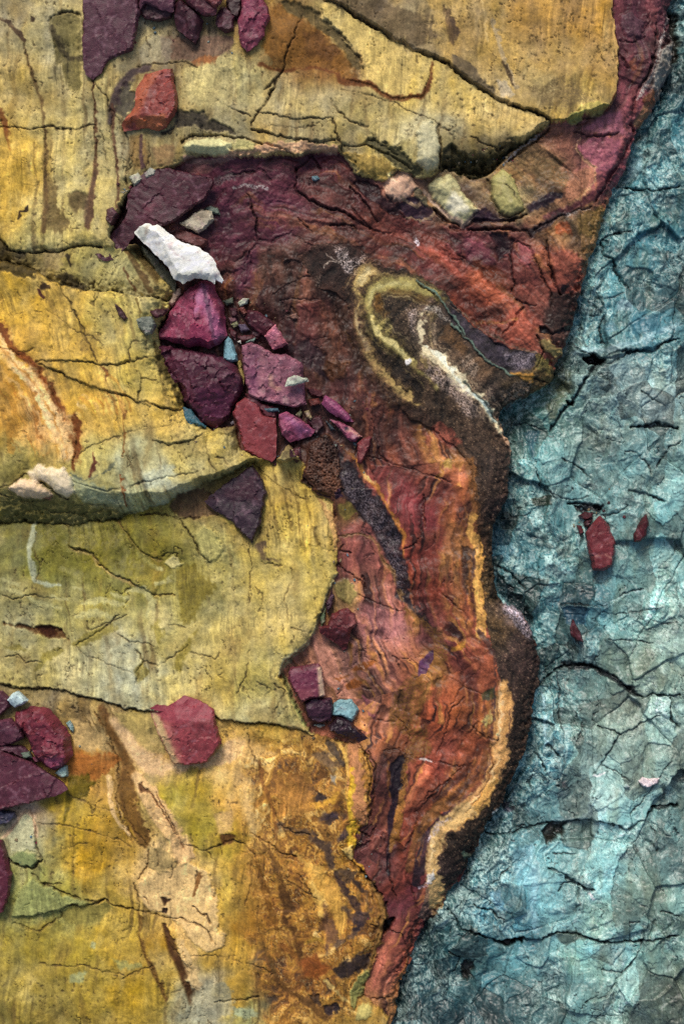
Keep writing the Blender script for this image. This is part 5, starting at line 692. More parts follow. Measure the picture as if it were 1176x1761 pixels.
r_r = bed_root('red_bedrock', 'folded red and maroon bedrock between the ochre slabs and teal rock')
r_t = bed_root('teal_bedrock', 'crinkled blue green bedrock broken by dark cracks')
LABELS = {1: 'brown gold slab with fine scratches beside the dark red strip', 2: 'yellow slab ending in a pointed wedge above pale nodules', 3: 'narrow olive strip between two open cracks',
          4: 'golden slab with a rounded overhanging lip', 5: 'olive green slab with pale streaks below the lip', 6: 'mustard slab with a cream vein and brown swirls'}
for k in range(1, 7): bed_object('rock_slab', lc == k, M_OCH, r_o)['label'] = LABELS[k]
for i_, (k_, s_, l_) in enumerate(NOD): bed_object('rock_nodule', lc == 20 + i_, M_RED if k_ == 0 else M_OCH, r_r if k_ == 0 else r_o)['label'] = l_
bed_object('rock_fold', lc == 0, M_RED, r_r)['label'] = 'brick red rock curving in folded bedding lines'
bed_object('crust_band', lc == 7, M_CRUST, r_r)['label'] = 'dark granular band with cream rings and gold veins'
for k in range(10, 17): bed_object('rock_block', lc == k, M_TEAL, r_t)
# the ground round about, below the beds and out to the horizon
gm = bpy.data.materials.new('shore_ground'); gm.use_nodes = True; t = gm.node_tree
n = node(t, 'ShaderNodeTexNoise'); n.inputs['Scale'].default_value = 3.0; n.inputs['Detail'].default_value = 8
cr = node(t, 'ShaderNodeValToRGB'); cr.color_ramp.elements[0].color = (.06, .10, .10, 1); cr.color_ramp.elements[1].color = (.26, .24, .16, 1)
cr.color_ramp.elements[0].position = .35; cr.color_ramp.elements[1].position = .68
tc = node(t, 'ShaderNodeTexCoord'); t.links.new(tc.outputs['Object'], n.inputs['Vector']); t.links.new(n.outputs[0], cr.inputs[0])
t.links.new(cr.outputs[0], t.nodes['Principled BSDF'].inputs['Base Color']); t.nodes['Principled BSDF'].inputs['Roughness'].default_value = .8
bp = node(t, 'ShaderNodeBump'); bp.inputs['Strength'].default_value = .6; bp.inputs['Distance'].default_value = .05
t.links.new(n.outputs[0], bp.inputs['Height']); t.links.new(bp.outputs[0], t.nodes['Principled BSDF'].inputs['Normal'])
me = bpy.data.meshes.new('ground'); L_ = 200.
me.from_pydata([(-L_, -L_, -.17), (L_, -L_, -.17), (L_, L_, -.17), (-L_, L_, -.17)], [], [(0, 1, 2, 3)]); me.materials.append(gm)
gr = bpy.data.objects.new('ground', me); C.objects.link(gr); gr['kind'] = 'structure'; gr['label'] = 'rocky shore ground around the coloured beds'
# ------------------------------------------------------------------ loose stones
def zat(u, v):
    i = np.clip(np.searchsorted(GXS, u), 0, NX - 1); j = np.clip(np.searchsorted(GYS, v), 0, NY - 1); return HT[j, i]
def sdp(x, y, P):
    d = np.full(x.shape, 1e9, np.float32)
    for i in range(len(P)): d = np.minimum(d, seg(x, y, P[i], P[(i + 1) % len(P)])[0])
    return np.where(inside(x, y, P), d, -d)
SEED = [0]
def stone(name, label, cat, trace, T, col, fac=(), paint=(), lift=0.0, tilt=(0, 0), e=.6, k=3.2, cle=None, rough=.7, var=.17, group='loose stones on the rock', mat=None, wet=.15, base=None):
    SEED[0] += 5; sd = SEED[0]
    P0 = tr(trace); per = 0; pts = []
    span = max(np.ptp(P0[:, 0]), np.ptp(P0[:, 1])); st = 2.0 if span < 45 else 2.7
    for i in range(len(P0)):                      # chipped outline
        a, b = P0[i], P0[(i + 1) % len(P0)]; L = float(np.hypot(*(b - a))); m = max(1, int(L / st))
        nx_, ny_ = -(b[1] - a[1]) / (L + 1e-6), (b[0] - a[0]) / (L + 1e-6)
        for j in range(m):
            p = a + (b - a) * j / m; per += st
            q_ = float(gnoise(np.array([per / 9.]), np.array([sd * 3.3]), sd)[0] + .5 * gnoise(np.array([per / 4.]), np.array([sd * 1.7]), sd)[0])
            q_ *= min(1.6, span * .03) * (1 if j else .3); pts.append((p[0] + nx_ * q_, p[1] + ny_ * q_))
    P = np.array(pts, np.float32); nb = len(P)
    gx = np.arange(P[:, 0].min(), P[:, 0].max(), st); gy = np.arange(P[:, 1].min(), P[:, 1].max(), st)
    ax_, ay_ = np.meshgrid(gx, gy); ax_ = ax_.ravel() + (rs.rand(ax_.size) - .5) * st * .7; ay_ = ay_.ravel() + (rs.rand(ay_.size) - .5) * st * .7
    keep = sdp(ax_, ay_, P) > st * .55; ix = np.concatenate([P[:, 0], ax_[keep]]); iy = np.concatenate([P[:, 1], ay_[keep]])
    cxm, cym = P0.mean(0)
    res = geometry.delaunay_2d_cdt([Vector((float(a), float(b))) for a, b in zip(ix, iy)], [], [list(range(nb))], 1, 1e-4)
    vx = np.array([v.x for v in res[0]], np.float32); vy = np.array([v.y for v in res[0]], np.float32); tris = [list(f) for f in res[2]]
    on = np.zeros(len(vx), bool); order = {}
    for vi, src in enumerate(res[3]):
        for o_ in src:
            if o_ < nb: on[vi] = True; order[o_] = vi
    d = np.maximum(sdp(vx, vy, P), 0); d[on] = 0
    tl_ = (tilt[0] + .10 * math.cos(sd * 2.4), tilt[1] + .10 * math.sin(sd * 2.4))
    h = np.minimum(T + tl_[0] * (vx - cxm) + tl_[1] * (vy - cym), e * T + k * d * (1 + .5 * gnoise(vx / 22, vy / 22, sd)))
    for (fx_, fy_, an, sl_) in fac:               # a facet that falls away from the line through (fx, fy) in direction an (0 = right, 90 = down the picture)
        fx_, fy_ = tr(fx_ + ' ' + fy_)[0] if isinstance(fx_, str) else (fx_, fy_)
        pr = (vx - fx_) * math.cos(R(an)) + (vy - fy_) * math.sin(R(an)) + 2.0 * gnoise(vx / 12, vy / 12, sd + 2)
        h = np.minimum(h, T + 1.5 - sl_ * np.maximum(pr, -1.5 / max(sl_, .05)))
    n1_ = fbm(vx, vy, 26, 3, sd + 1); n2_ = gnoise(vx / 6, vy / 6, sd + 3)
    fs = max(7., span * .17)
    fa_ = facets(vx + 2 * n1_, vy + 2 * n2_, fs, .30, fs * .05, sd % 40)[0] + .6 * facets(vx + n1_, vy, fs * .45, .30, fs * .03, sd % 37 + 2)[0]
    h = h + rough * (.5 * n1_ + .35 * n2_ + .75 * fa_)
    cl = np.zeros(len(vx), np.float32)
    if cle is None: cle = ((sd * 37) % 180, .45)
    if cle:
        an, am = cle; u_ = vx * math.cos(R(an)) + vy * math.sin(R(an)); v_ = -vx * math.sin(R(an)) + vy * math.cos(R(an))
        cl = fbm(u_ + 3 * n1_, v_ / 7, 10, 3, sd + 4, ridged=True); h = h + am * cl
    h = np.maximum(h, .15 * T)
    zt = zat(vx, vy); b0 = (np.percentile(zt, 45) if base is None else base) + lift
    z = b0 + h
    z = np.maximum(z, zt + 1.0) if lift == 0 else z
    bz = (float(zt.min()) - 2.0) if lift == 0 else b0 - 5.0
    nv = len(vx)
    ring = [order[i] for i in range(nb) if i in order]
    bx_ = cxm + (vx[ring] - cxm) * .93; by_ = cym + (vy[ring] - cym) * .93
    mx_ = cxm + (vx[ring] - cxm) * .985; my_ = cym + (vy[ring] - cym) * .985; mz = z[ring] - np.maximum(2.0, (z[ring] - bz) * .4)
    AX = np.concatenate([vx, mx_, bx_]); AY = np.concatenate([vy, my_, by_]); AZ = np.concatenate([z, mz, np.full(len(ring), bz)])
    faces = []
    for f in tris:
        p, q2, r_ = f[:3]
        cr_ = (vx[q2] - vx[p]) * (vy[r_] - vy[p]) - (vy[q2] - vy[p]) * (vx[r_] - vx[p])
        faces.append(f if cr_ < 0 else f[::-1])    # picture y runs down
    nr = len(ring)
    ar = sum(P[i][0] * P[(i + 1) % nb][1] - P[(i + 1) % nb][0] * P[i][1] for i in range(nb))
    for i in range(nr):
        j = (i + 1) % nr
        for lo, up in ((lambda q_: nv + q_, lambda q_: ring[q_]), (lambda q_: nv + nr + q_, lambda q_: nv + q_)):
            f = [up(i), up(j), lo(j), lo(i)]
            faces.append(f if ar < 0 else f[::-1])
    cap = [nv + nr + i for i in range(nr)]; faces.append(cap[::-1] if ar < 0 else cap)
    ox, oy, oz = cxm, cym, bz
    me = bpy.data.meshes.new(name)
    me.from_pydata([((a - ox) * S, (oy - b) * S, (c_ - oz) * S) for a, b, c_ in zip(AX.tolist(), AY.tolist(), AZ.tolist())], [], faces)
    me.polygons.foreach_set('use_smooth', np.ones(len(me.polygons), bool)); me.set_sharp_from_angle(angle=R(24))
    cc = hexc(col)[None] * (1 + var * fbm(AX, AY, 30, 3, sd + 6) + var * .8 * gnoise(AX / 5, AY / 5, sd + 7) + var * .7 * gnoise(AX / 2.2 + AY / 9, AY / 2.2, sd + 9))[:, None]
    gy_ = cc.mean(1, keepdims=True); cc = (gy_ + (cc - gy_) * .86) * np.where(cc[:, :1] > cc[:, 1:2] * 1.6, np.array([[.98, 1, .88]], np.float32), 1)
    cc = cc + (ss(.45, .9, fbm(AX, AY, 14, 3, sd + 10)) * .16)[:, None] * (hexc('8a7a70')[None] - cc)
    cc = cc * .95 + (ss(.55, .95, gnoise(AX / 1.7, AY / 1.7, sd + 11)) * .2)[:, None] * (hexc('b09a94')[None] - cc)
    if cle: cc[:nv] *= (1 + .13 * cl)[:, None]
    vr = fbm(AX + 4 * fbm(AX, AY, 12, 2, sd + 13), AY, 34, 2, sd + 12, ridged=True); cc = cc + (ss(1.0, 1.25, vr) * .4)[:, None] * (hexc('a08088')[None] - cc); cc = cc + (ss(.35, .8, fbm(AX, AY, 22, 3, sd + 14)) * .25)[:, None] * (cc * .6 - cc)
    for (ps, pc, pa, pso) in paint:
        m_ = ss(-pso, pso, sdp(AX, AY, tr(ps)) + pso * .9 * fbm(AX, AY, 9, 2, sd + 8)) * pa; cc = cc + m_[:, None] * (hexc(pc)[None] - cc)
    ca = me.attributes.new('mineral', 'FLOAT_COLOR', 'POINT'); c4 = np.ones((len(AX), 4), np.float32); c4[:, :3] = lin(np.clip(cc, .01, .95)); ca.data.foreach_set('color', c4.ravel())
    wa = me.attributes.new('wet', 'FLOAT', 'POINT'); wa.data.foreach_set('value', np.full(len(AX), wet, np.float32))
    me.materials.append(mat or M_STONE)
    ob = bpy.data.objects.new(name, me); C.objects.link(ob); ob.location = ((ox - 588) * S, (880.5 - oy) * S, oz * S)
    ob['label'] = label; ob['category'] = cat; ob['group'] = group
    return ob
GT = 'loose stones at the top edge'; GM = 'loose stones in the central hollow'; GC = 'small chips in the central hollow'; GL = 'stones in the left hollow'; GB = 'stones under the olive slab edge'; GTE = 'stones lying on the teal rock'
# top edge cluster
stone('stone_slab', 'large smooth dark purple stone slab with a pointed lower end', 'stone', "A 428,-70 430,100 425,240 430,350 440,390 475,415 520,385 560,315 680,265 700,180 715,90 712,-70", 16, '50283c', group=GT, e=.7, tilt=(-.02, 0), rough=.35, var=.07)
stone('stone', 'dark plum stone wedged beside the big purple slab', 'stone', "A 705,-70 714,80 740,105 800,118 870,100 890,60 890,-70", 14, '40202c', group=GT, e=.6)
stone('stone', 'purple stone block leaning over the dark plum one', 'stone', "A 712,-70 716,70 742,35 830,75 885,80 900,0 900,-70", 15, '5a3048', fac=[("A", "780,20", 100, .5)], lift=12, group=GT)
stone('stone', 'dark maroon wedge shaped stone pointing down', 'stone', "A 890,30 885,110 900,160 990,235 1010,200 1035,120 980,60 920,10", 26, '421c2c', fac=[("A", "950,110", 150, .8), ("A", "990,130", 20, 1.2)], group=GT, cle=(60, .8))
stone('stone', 'maroon stone lying across the top of the wedge', 'stone', "A 905,-40 960,50 1040,105 1100,100 1105,70 1040,20 1010,-60 905,-60", 18, '582638', fac=[("A", "1020,60", 110, .6)], lift=14, group=GT)
stone('stone', 'reddish stone topmost in the maroon pile', 'stone', "A 1020,-50 1022,0 1050,40 1100,75 1135,30 1140,-50", 16, '7a343e', fac=[("A", "1080,30", 120, .5)], lift=24, group=GT)
stone('stone', 'small dark plum stone beneath the reddish one', 'stone', "A 1100,90 1095,140 1140,180 1185,170 1190,100 1150,50 1120,50", 20, '4a2232', fac=[("A", "1140,110", 190, .7)], group=GT)
stone('stone', 'dark brown stone at the foot of the magenta stone', 'stone', "B -20,-60 -30,30 -10,90 30,110 50,60 45,-60", 14, '3a2028', group=GT)
stone('stone', 'magenta stone with a ridged face and chipped lower tip', 'stone', "B 40,-70 50,60 30,130 35,190 45,240 75,280 130,240 165,190 170,150 195,110 185,60 160,20 150,-70", 24, '782f4c', fac=[("B", "70,100", 190, .8), ("B", "130,160", 40, .6), ("B", "110,90", 80, .2)], group=GT, cle=(15, .8), rough=1.0, paint=[("B 70,0 110,20 90,90 60,90", '9a5468', .5, 4)])
stone('stone', 'brick red stone with rough orange left face', 'stone', "A 830,365 880,360 885,420 905,500 900,570 850,650 810,670 740,655 630,670 620,640 690,550 695,460 740,390", 26, '8a3a3a', fac=[("A", "760,480", 205, .7), ("A", "800,610", 100, 1.0)], group=GT, paint=[("A 830,365 760,480 730,560 700,620 630,670 620,640 690,550 695,460 740,390", 'a4583a', .8, 3), ("A 700,610 850,600 850,650 810,670 700,650", 'a8683c', .7, 3)], rough=.9)
# central hollow
stone('stone_plate', 'dark maroon plate resting against the ochre slab', 'stone', "A 730,870 840,850 900,860 1020,890 1085,905 1070,960 1040,1010 960,1060 900,1110 820,1150 760,1176 D 740,130 700,140 640,220 590,285 520,290 480,255 540,180 600,120 640,60 650,20 A 640,1060 650,980", 14, '44192a', e=.85, group=GM, fac=[("A", "880,960", 200, .06)], rough=.4, cle=(120, .5), lift=16, paint=[("A 730,1040 790,1030 770,1070 730,1080", '6a2c3c', .6, 4)])
stone('stone', 'long maroon stone above the white stone', 'stone', "D 850,130 900,120 1000,155 1050,180 1040,215 990,220 920,190 850,150", 22, '5c3036', cle=(115, 1.0), group=GM, fac=[("D", "940,180", 250, .7)])
stone('stone', 'cream flat stone above the white stone', 'stone', "D 905,92 960,60 1010,20 1070,30 1080,75 1040,120 1000,145 950,120", 18, 'b0a58a', group=GM, cle=(110, .7), mat=M_PALE, fac=[("D", "980,80", 120, .25)], paint=[("D 960,60 1010,25 1070,30 1060,70 1000,90", '9c8a70', .5, 5)])
stone('stone_chip', 'grey green chip behind the cream stone', 'stone', "D 1025,18 1060,0 1100,15 1110,45 1070,42", 10, '5e6a5a', group=GM)
stone('stone', 'bright white curved stone with grey underside', 'stone', "D 680,145 710,120 750,108 775,118 800,112 850,150 920,200 1000,225 1060,260 1090,300 1120,370 1135,395 1125,408 1095,385 1090,412 1060,395 1020,385 990,382 930,412 880,385 860,335 800,270 740,210 710,180", 30, 'f0efe3', e=.5, k=1.2, lift=34, group=GM, mat=M_PALE, var=.05, fac=[("D", "770,160", 215, .7), ("D", "900,330", 150, .9), ("D", "1060,330", 60, .6)], paint=[("D 680,145 750,108 770,115 740,160 740,200 710,180", 'bcc0b0', .7, 4), ("D 880,385 900,370 1000,350 1090,400 930,415", 'a6a890', .5, 8), ("D 740,130 760,120 750,165 735,170", '9a8878', .6, 2)], rough=.22)
stone('stone', 'added dark grey form for the shaded side of the white stone', 'stone', "D 690,190 720,200 800,275 855,340 885,395 880,445 840,400 780,330 720,250", 12, '4a4a34', group=GM)  # added body whose dark colour gives the white stone a shaded side
stone('stone_chip', 'tan elongated chip below the white stone', 'stone', "D 848,485 878,420 905,412 912,445 882,490 855,518", 14, 'a08670', group=GM)
stone('stone_chip', 'grey green lumpy chip on the ochre edge', 'stone', "D 695,590 720,575 770,572 790,610 770,660 740,670 705,630", 16, '6a7062', group=GM, rough=1.3)
stone('stone', 'pink and magenta ridged stone below the white stone', 'stone', "Q 340,335 370,330 410,350 420,390 460,460 475,600 440,640 390,665 340,650 290,660 240,640 130,610 140,580 170,540 200,480 240,420 290,370", 46, '8a3358', e=.3, group=GM, lift=6, fac=[("Q", "345,480", 188, .45), ("Q", "280,520", 195, .5), ("Q", "400,480", 0, .5), ("Q", "350,420", 270, .5)], cle=(8, 1.6), paint=[("Q 345,345 370,340 400,450 470,590 410,640 390,560 350,470 320,500", 'aa6488', .75, 6), ("Q 330,400 360,370 350,480 320,520", 'bc7a98', .7, 4), ("Q 350,350 368,350 400,480 420,620 408,620 380,500", '5a3a50', .75, 2), ("Q 300,530 370,540 400,640 340,650 300,640", '84304c', .8, 5)], rough=1.0)
stone('stone', 'large dark plum stone with a sharp ridged lower end', 'stone', "Q 140,645 250,660 420,690 480,720 520,745 550,820 550,870 500,950 480,1000 420,1050 350,1030 310,980 270,940 250,870 190,780 155,700", 44, '4c1c34', e=.25, group=GM, fac=[("Q", "380,860", 60, .5), ("Q", "320,860", 170, .5), ("Q", "400,780", 260, .35), ("Q", "500,850", 20, .9)], cle=(75, 1.1), rough=1.3, paint=[("Q 330,870 420,860 500,900 470,990 400,1040 340,960", '5a2440', .6, 10)])
stone('stone', 'blue stone half hidden under the dark plum stone', 'stone', "Q 262,950 300,960 345,1020 375,1040 370,1052 290,1028 266,985", 10, '2f5a66', group=GM)
stone('stone', 'smooth pale blue stone between the two plum stones', 'stone', "Q 458,628 480,603 500,630 520,690 525,722 490,732 455,712", 22, '6a97a2', group=GM, rough=.4)
stone('stone_slab', 'mauve stone slab with cream spots and cracked face', 'stone', "Q 545,650 590,635 650,660 700,690 760,690 840,735 845,800 850,870 860,935 810,950 740,940 640,920 580,890 560,800 550,720", 34, '8a4e6c', e=.75, group=GM, lift=4, tilt=(-.03, -.03), rough=1.0, var=.2, paint=[("Q 640,680 660,680 650,900 625,900", 'a06a70', .6, 5), ("Q 675,800 695,795 700,840 740,860 720,880 680,840", 'b48a78', .8, 3), ("Q 740,890 770,900 775,940 745,940", 'b89490', .7, 4), ("Q 605,750 630,755 620,770", 'd0b0b0', .8, 2), ("Q 560,720 620,700 620,880 590,880", '6a3654', .5, 8), ("Q 580,890 640,920 740,940 730,948 620,928", '4a3a38', .8, 3)])
stone('stone_chip', 'pale green leaf shaped chip on the mauve slab', 'stone', "Q 755,855 770,815 800,800 865,815 870,830 800,850", 9, 'a8ae98', lift=38, group=GM, mat=M_PALE, fac=[("Q", "800,825", 80, .4)])
stone('stone', 'small bright pink stone by the mauve slab', 'stone', "Q 655,605 710,550 740,600 770,645 745,660 700,672 680,650", 28, 'bc6080', lift=8, group=GM, rough=1.2, fac=[("Q", "710,610", 120, .5), ("Q", "720,600", 330, .4)], paint=[("Q 670,600 710,560 730,600 690,620", 'c07890', .5, 5)])
stone('stone', 'dark maroon stone behind the bright pink stone', 'stone', "Q 560,520 570,475 620,480 680,520 710,545 660,598 630,592 590,560", 24, '4e2030', group=GM, fac=[("Q", "630,530", 100, .4)], rough=1.0)
stone('stone_slab', 'flat crimson stone slab with notched left edge', 'stone', "Q 500,970 520,930 560,900 620,930 650,990 710,1000 715,1080 710,1190 690,1215 620,1185 560,1160 545,1110 530,1060", 22, '84323f', e=.8, tilt=(0, -.02), rough=.4, var=.07, group=GM)
stone('stone', 'dark red shaded stone under the mauve slab', 'stone', "Q 560,880 600,880 650,930 720,950 710,1005 660,1000 620,950 570,920", 22, '54202e', group=GM)
stone('stone', 'glossy magenta stone with pink streaked face', 'stone', "Q 725,985 760,970 800,990 850,1020 900,1060 880,1090 810,1110 780,1120 740,1085 725,1040", 30, '8c3c66', group=GM, fac=[("Q", "790,1030", 75, .6), ("Q", "790,1030", 190, .4)], cle=(60, 1.4), rough=1.0, paint=[("Q 740,990 790,1000 850,1050 880,1060 820,1080 790,1040", 'a86a94', .6, 6)])
stone('stone', 'long magenta stone with fluted surface', 'stone', "Q 930,930 950,890 1000,920 1060,980 1085,1020 1050,1020 970,975", 20, '86386a', group=GM, cle=(135, 1.4), fac=[("Q", "1000,950", 130, .6)])
stone('stone', 'pink stone shard with cream patches and a dark pebble mark', 'stone', "Q 970,1005 1010,1015 1080,1050 1130,1090 1100,1115 1070,1115 1020,1060", 16, '8c3c62', group=GM, e=.6, paint=[("Q 1060,1045 1130,1090 1115,1095 1050,1060", 'd8a890', .85, 3), ("Q 1040,1045 1058,1042 1060,1060 1044,1060", '241c2c', .95, 1.5), ("Q 1080,1085 1100,1085 1095,1105 1080,1100", 'd0a8a8', .7, 2)], tilt=(0, -.05))
stone('stone', 'narrow crimson stone with pointed lower end', 'stone', "H 630,180 660,155 690,145 705,150 695,200 650,290 630,280", 18, '702c36', group=GM, e=.6)
stone('stone_slab', 'diamond shaped blackish purple stone slab on ochre rock', 'stone', "X 350,862 375,840 400,822 434,798 450,822 458,845 448,900 432,935 412,915 396,895 370,880", 16, '32202a', e=.7, group=GM, var=.25, rough=.6, cle=(35, .5), paint=[("X 380,850 440,810 445,860 400,860", '44202a', .5, 8)])
for lb, s, T_, c_, lf in (
        ('pale green chip above the dark maroon stone', "Q 525,440 550,420 580,420 570,445 535,460", 9, '9aa088', 8), ('brick red chip below a pale green chip', "Q 525,470 550,455 570,490 555,505", 10, '6e3430', 6),
        ('dark maroon block among the chips', "Q 485,465 520,465 525,505 495,510", 12, '4a2430', 4), ('grey green flake beside the ridged pink stone', "Q 450,430 500,412 502,440 470,452", 9, '5a6250', 6), ('grey purple chip among tiny fragments', "Q 520,545 560,540 582,570 540,582", 10, '54485a', 4),
        ('mauve chip below the dark maroon block', "Q 475,510 512,508 522,530 490,542", 9, '6a4050', 3), ('green sliver at the top of the mauve slab', "Q 560,632 612,608 602,632", 8, '6a8478', 12), ('thin maroon chip by the ridged pink stone', "Q 480,560 520,582 512,622 490,602", 8, '54202e', 3),
        ('flat dark red chip above the mauve slab', "Q 522,602 600,590 622,612 542,630", 9, '4c1e28', 2), ('tan chip under the mauve slab corner', "Q 848,972 870,963 887,1000 880,1012 862,1000", 10, 'a08a60', 8), ('olive chip beside a tan chip', "Q 805,985 830,958 838,980 825,1000", 8, '6a6848', 6),
        ('slate blue sliver under the mauve slab', "Q 652,955 720,953 727,970 670,972", 8, '46626e', 12), ('brick red chip right of the mauve slab', "Q 862,912 918,905 926,935 880,946", 10, '6a2c2c', 4), ('maroon chip above a brick red chip', "Q 855,850 930,868 948,902 880,892", 10, '4e2028', 2),
        ('yellow sliver beside the large dark plum stone', "Q 515,722 536,718 556,800 551,848 535,790", 10, 'a08a4a', 10), ('dark red chip left of the ridged pink stone', "Q 100,492 150,478 200,478 172,512 130,525", 10, '4a202a', 4), ('small dark red chip under the ridged pink stone', "Q 170,500 205,470 215,490 190,515", 9, '5c2634', 6),
        ('olive flake among tiny fragments', "Q 490,545 520,530 528,548 505,560", 6, '747450', 6), ('white speck chip by a thin maroon chip', "Q 520,628 538,620 540,638", 6, 'b8b0a4', 6), ('purple chip beside the bright pink stone', "Q 590,560 640,590 625,608 590,600", 8, '4a2836', 2),
        ('dark plum chip at the foot of the glossy magenta stone', "H 290,215 340,198 348,258 322,282 290,252", 14, '44202a', 0), ('slate chip between magenta stones', "Q 950,1010 975,1030 1000,1060 975,1060", 9, '3a4248', 0), ('dark teal chip at the tip of the pink shard', "H 608,175 632,176 628,195 612,190", 7, '3a5058', 0),
        ('dark maroon chip right of the fluted stone', "Q 875,1010 925,985 945,1040 905,1080 885,1050", 12, '44202a', 0), ('tiny grey chip by the crimson slab', "Q 485,1020 500,1012 505,1028 492,1032", 7, '8a8a90', 0), ('dark purple chip left of the glossy magenta stone', "Q 855,1000 890,1015 905,1055 870,1030", 10, '4a2430', 0),
        ('maroon chip between the crimson slab and ochre rock', "H 300,225 330,215 340,250 310,262", 18, '5c2836', 6), ('tan chip on the brown bed above the magenta stones', "E 285,560 320,545 325,575 300,580", 7, '7a5444', 0)):
    stone('stone_chip', lb, 'stone', s, T_, c_, lift=lf, group=GC, rough=.6)
stone('stone_chip', 'small teal chip on the maroon bed below the ochre contact', 'stone', "B 398,885 425,880 440,895 420,910 404,905", 7, '5a8088', group=GC)
stone('stone_chip', 'pale grey block chip at the top of the dark maroon plate', 'stone', "A 655,900 700,872 725,905 680,942", 10, 'a4a288', group=GC, mat=M_PALE); stone('stone_chip', 'pale striped chip beside a grey block chip', 'stone', "A 730,880 760,848 790,860 782,887 740,907", 9, '9a9a88', group=GC)
stone('stone_chip', 'thin grey flake under the pale grey block chip', 'stone', "A 610,975 650,965 700,960 690,990 640,990", 6, '7a7862', group=GC); stone('stone_chip', 'dark red chip beside the lower end of the maroon plate', 'stone', "D 550,40 580,30 605,60 570,120 545,95", 9, '48242c', group=GC)
stone('stone_chip', 'narrow blackish sliver alone on the golden slab', 'stone', "D 585,510 620,535 650,580 635,600 605,570", 6, '3c2026', group=GC)
# left hollow
stone('stone', 'purple stone behind the pale blue white one', 'stone', "J -120,420 0,412 40,450 45,490 0,530 -120,560", 22, '52283c', group=GL); stone('stone', 'pale blue white angular stone at the ochre edge', 'stone', "J 30,455 60,420 80,412 135,460 100,485 70,495", 24, 'b4cccc', group=GL, mat=M_PALE, lift=10, fac=[("J", "80,450", 130, .7), ("J", "70,450", 210, .6)])
stone('stone', 'dark purple stone beside the lumpy maroon one', 'stone', "J -120,560 0,560 40,550 100,600 115,650 60,680 0,690 -120,700", 24, '54283e', group=GL, fac=[("J", "40,610", 120, .4)])
stone('stone', 'lumpy maroon stone with ridged crimson faces', 'stone', "J 65,570 70,520 150,490 230,500 280,550 350,640 360,740 330,780 270,820 220,800 160,740 130,660 100,610", 44, '6e2438', e=.25, group=GL, lift=4, fac=[("J", "220,560", 290, .5), ("J", "230,680", 110, .5), ("J", "150,640", 200, .6), ("J", "320,680", 20, .8)], cle=(80, 1.3), rough=1.2, paint=[("J 210,750 330,740 330,780 270,820 220,800", '904a68', .6, 5)])
stone('stone_plate', 'broad dark maroon plate pointing right over the mustard slab', 'stone', "J -200,710 0,715 60,740 150,770 240,830 320,880 340,910 300,935 200,965 110,990 0,1015 -200,1040", 24, '56243a', e=.75, group=GL, rough=.5, var=.08, lift=6, tilt=(0, .02))
stone('stone', 'purple stone pressed between the two maroon plates', 'stone', "J -60,690 40,690 110,700 150,740 150,775 60,740 -60,715", 14, '482236', group=GL); stone('stone_chip', 'teal chip on the right of the lumpy maroon stone', 'stone', "J 320,580 340,566 360,600 358,630 335,612", 12, '7a9a96', group=GL)
stone('stone_chip', 'pale teal chip at the tip of the maroon plate', 'stone', "J 265,832 310,795 330,795 334,850 300,857", 14, '8ca89e', group=GL, fac=[("J", "300,825", 150, .5)]); stone('stone_chip', 'small green chip between maroon stones', 'stone', "J 95,728 140,722 152,752 110,758", 12, '5c6c5c', group=GL, lift=10); stone('stone_chip', 'magenta chip beside a small green chip', 'stone', "J 150,752 180,748 195,775 165,780", 12, '6a2c48', group=GL, lift=8)
stone('stone', 'glossy dark blue stone under the broad maroon plate', 'stone', "M -120,105 0,105 65,115 72,145 20,177 -120,190", 14, '3a3a4e', group=GL, cle=(30, 1.3), wet=.7); stone('stone_slab', 'rounded maroon slab below the glossy blue stone', 'stone', "M -200,240 0,255 25,330 50,420 40,540 10,620 -200,680", 24, '581e34', e=.7, group=GL, rough=.4, var=.07)
# edge of the olive slab
stone('stone', 'block shaped red stone with pale yellow side on the mustard slab', 'stone', "J 745,505 790,480 840,490 930,435 990,455 1040,480 1080,510 1085,560 1118,680 1040,775 945,790 870,780 790,620", 34, '84303e', e=.7, group=GB, fac=[("J", "850,650", 205, .6), ("J", "900,560", 278, .35)], rough=.6, paint=[("J 745,505 800,540 850,640 912,785 870,780 790,620", 'b09a6a', .9, 3), ("J 820,560 860,570 925,775 895,780 850,660", 'b87060', .5, 5), ("J 750,500 790,480 840,490 930,435 990,455 1040,480 1080,510 1080,548 960,565 870,575 810,545", '8c3c46', .85, 3)])
stone('stone', 'dark red stone with split faces by the olive slab corner', 'stone', "K 435,90 480,80 500,20 580,-10 620,20 630,70 600,110 580,200 560,212 530,180 440,120", 32, '5c2028', group=GB, fac=[("K", "540,90", 100, .8), ("K", "560,60", 320, .5), ("K", "510,80", 190, .4)], rough=1.0, paint=[("K 590,20 630,40 620,80 600,80", 'a86a64', .6, 3)])
stone('stone_chip', 'green chip against the olive slab edge', 'stone', "K 440,40 470,-10 468,60 445,92", 14, '5a6a48', group=GB); stone('stone_chip', 'dark purple chip behind the split red stone', 'stone', "H 470,1000 500,930 515,960 500,1020 480,1050", 12, '3a2030', group=GB)
stone('stone', 'brick shaped maroon stone with cream right edge', 'stone', "K 280,320 290,295 430,275 450,290 467,440 430,450 390,455 345,475 280,370", 36, '5e2436', e=.75, group=GB, fac=[("K", "360,330", 268, .5), ("K", "425,370", 0, .8)], paint=[("K 425,295 450,290 467,440 438,448", 'd0b494', .9, 2), ("K 285,320 425,300 432,440 345,465 285,370", '70304a', .6, 4), ("K 300,400 420,400 400,455 345,470", '8a4a4c', .5, 6)], rough=.7)
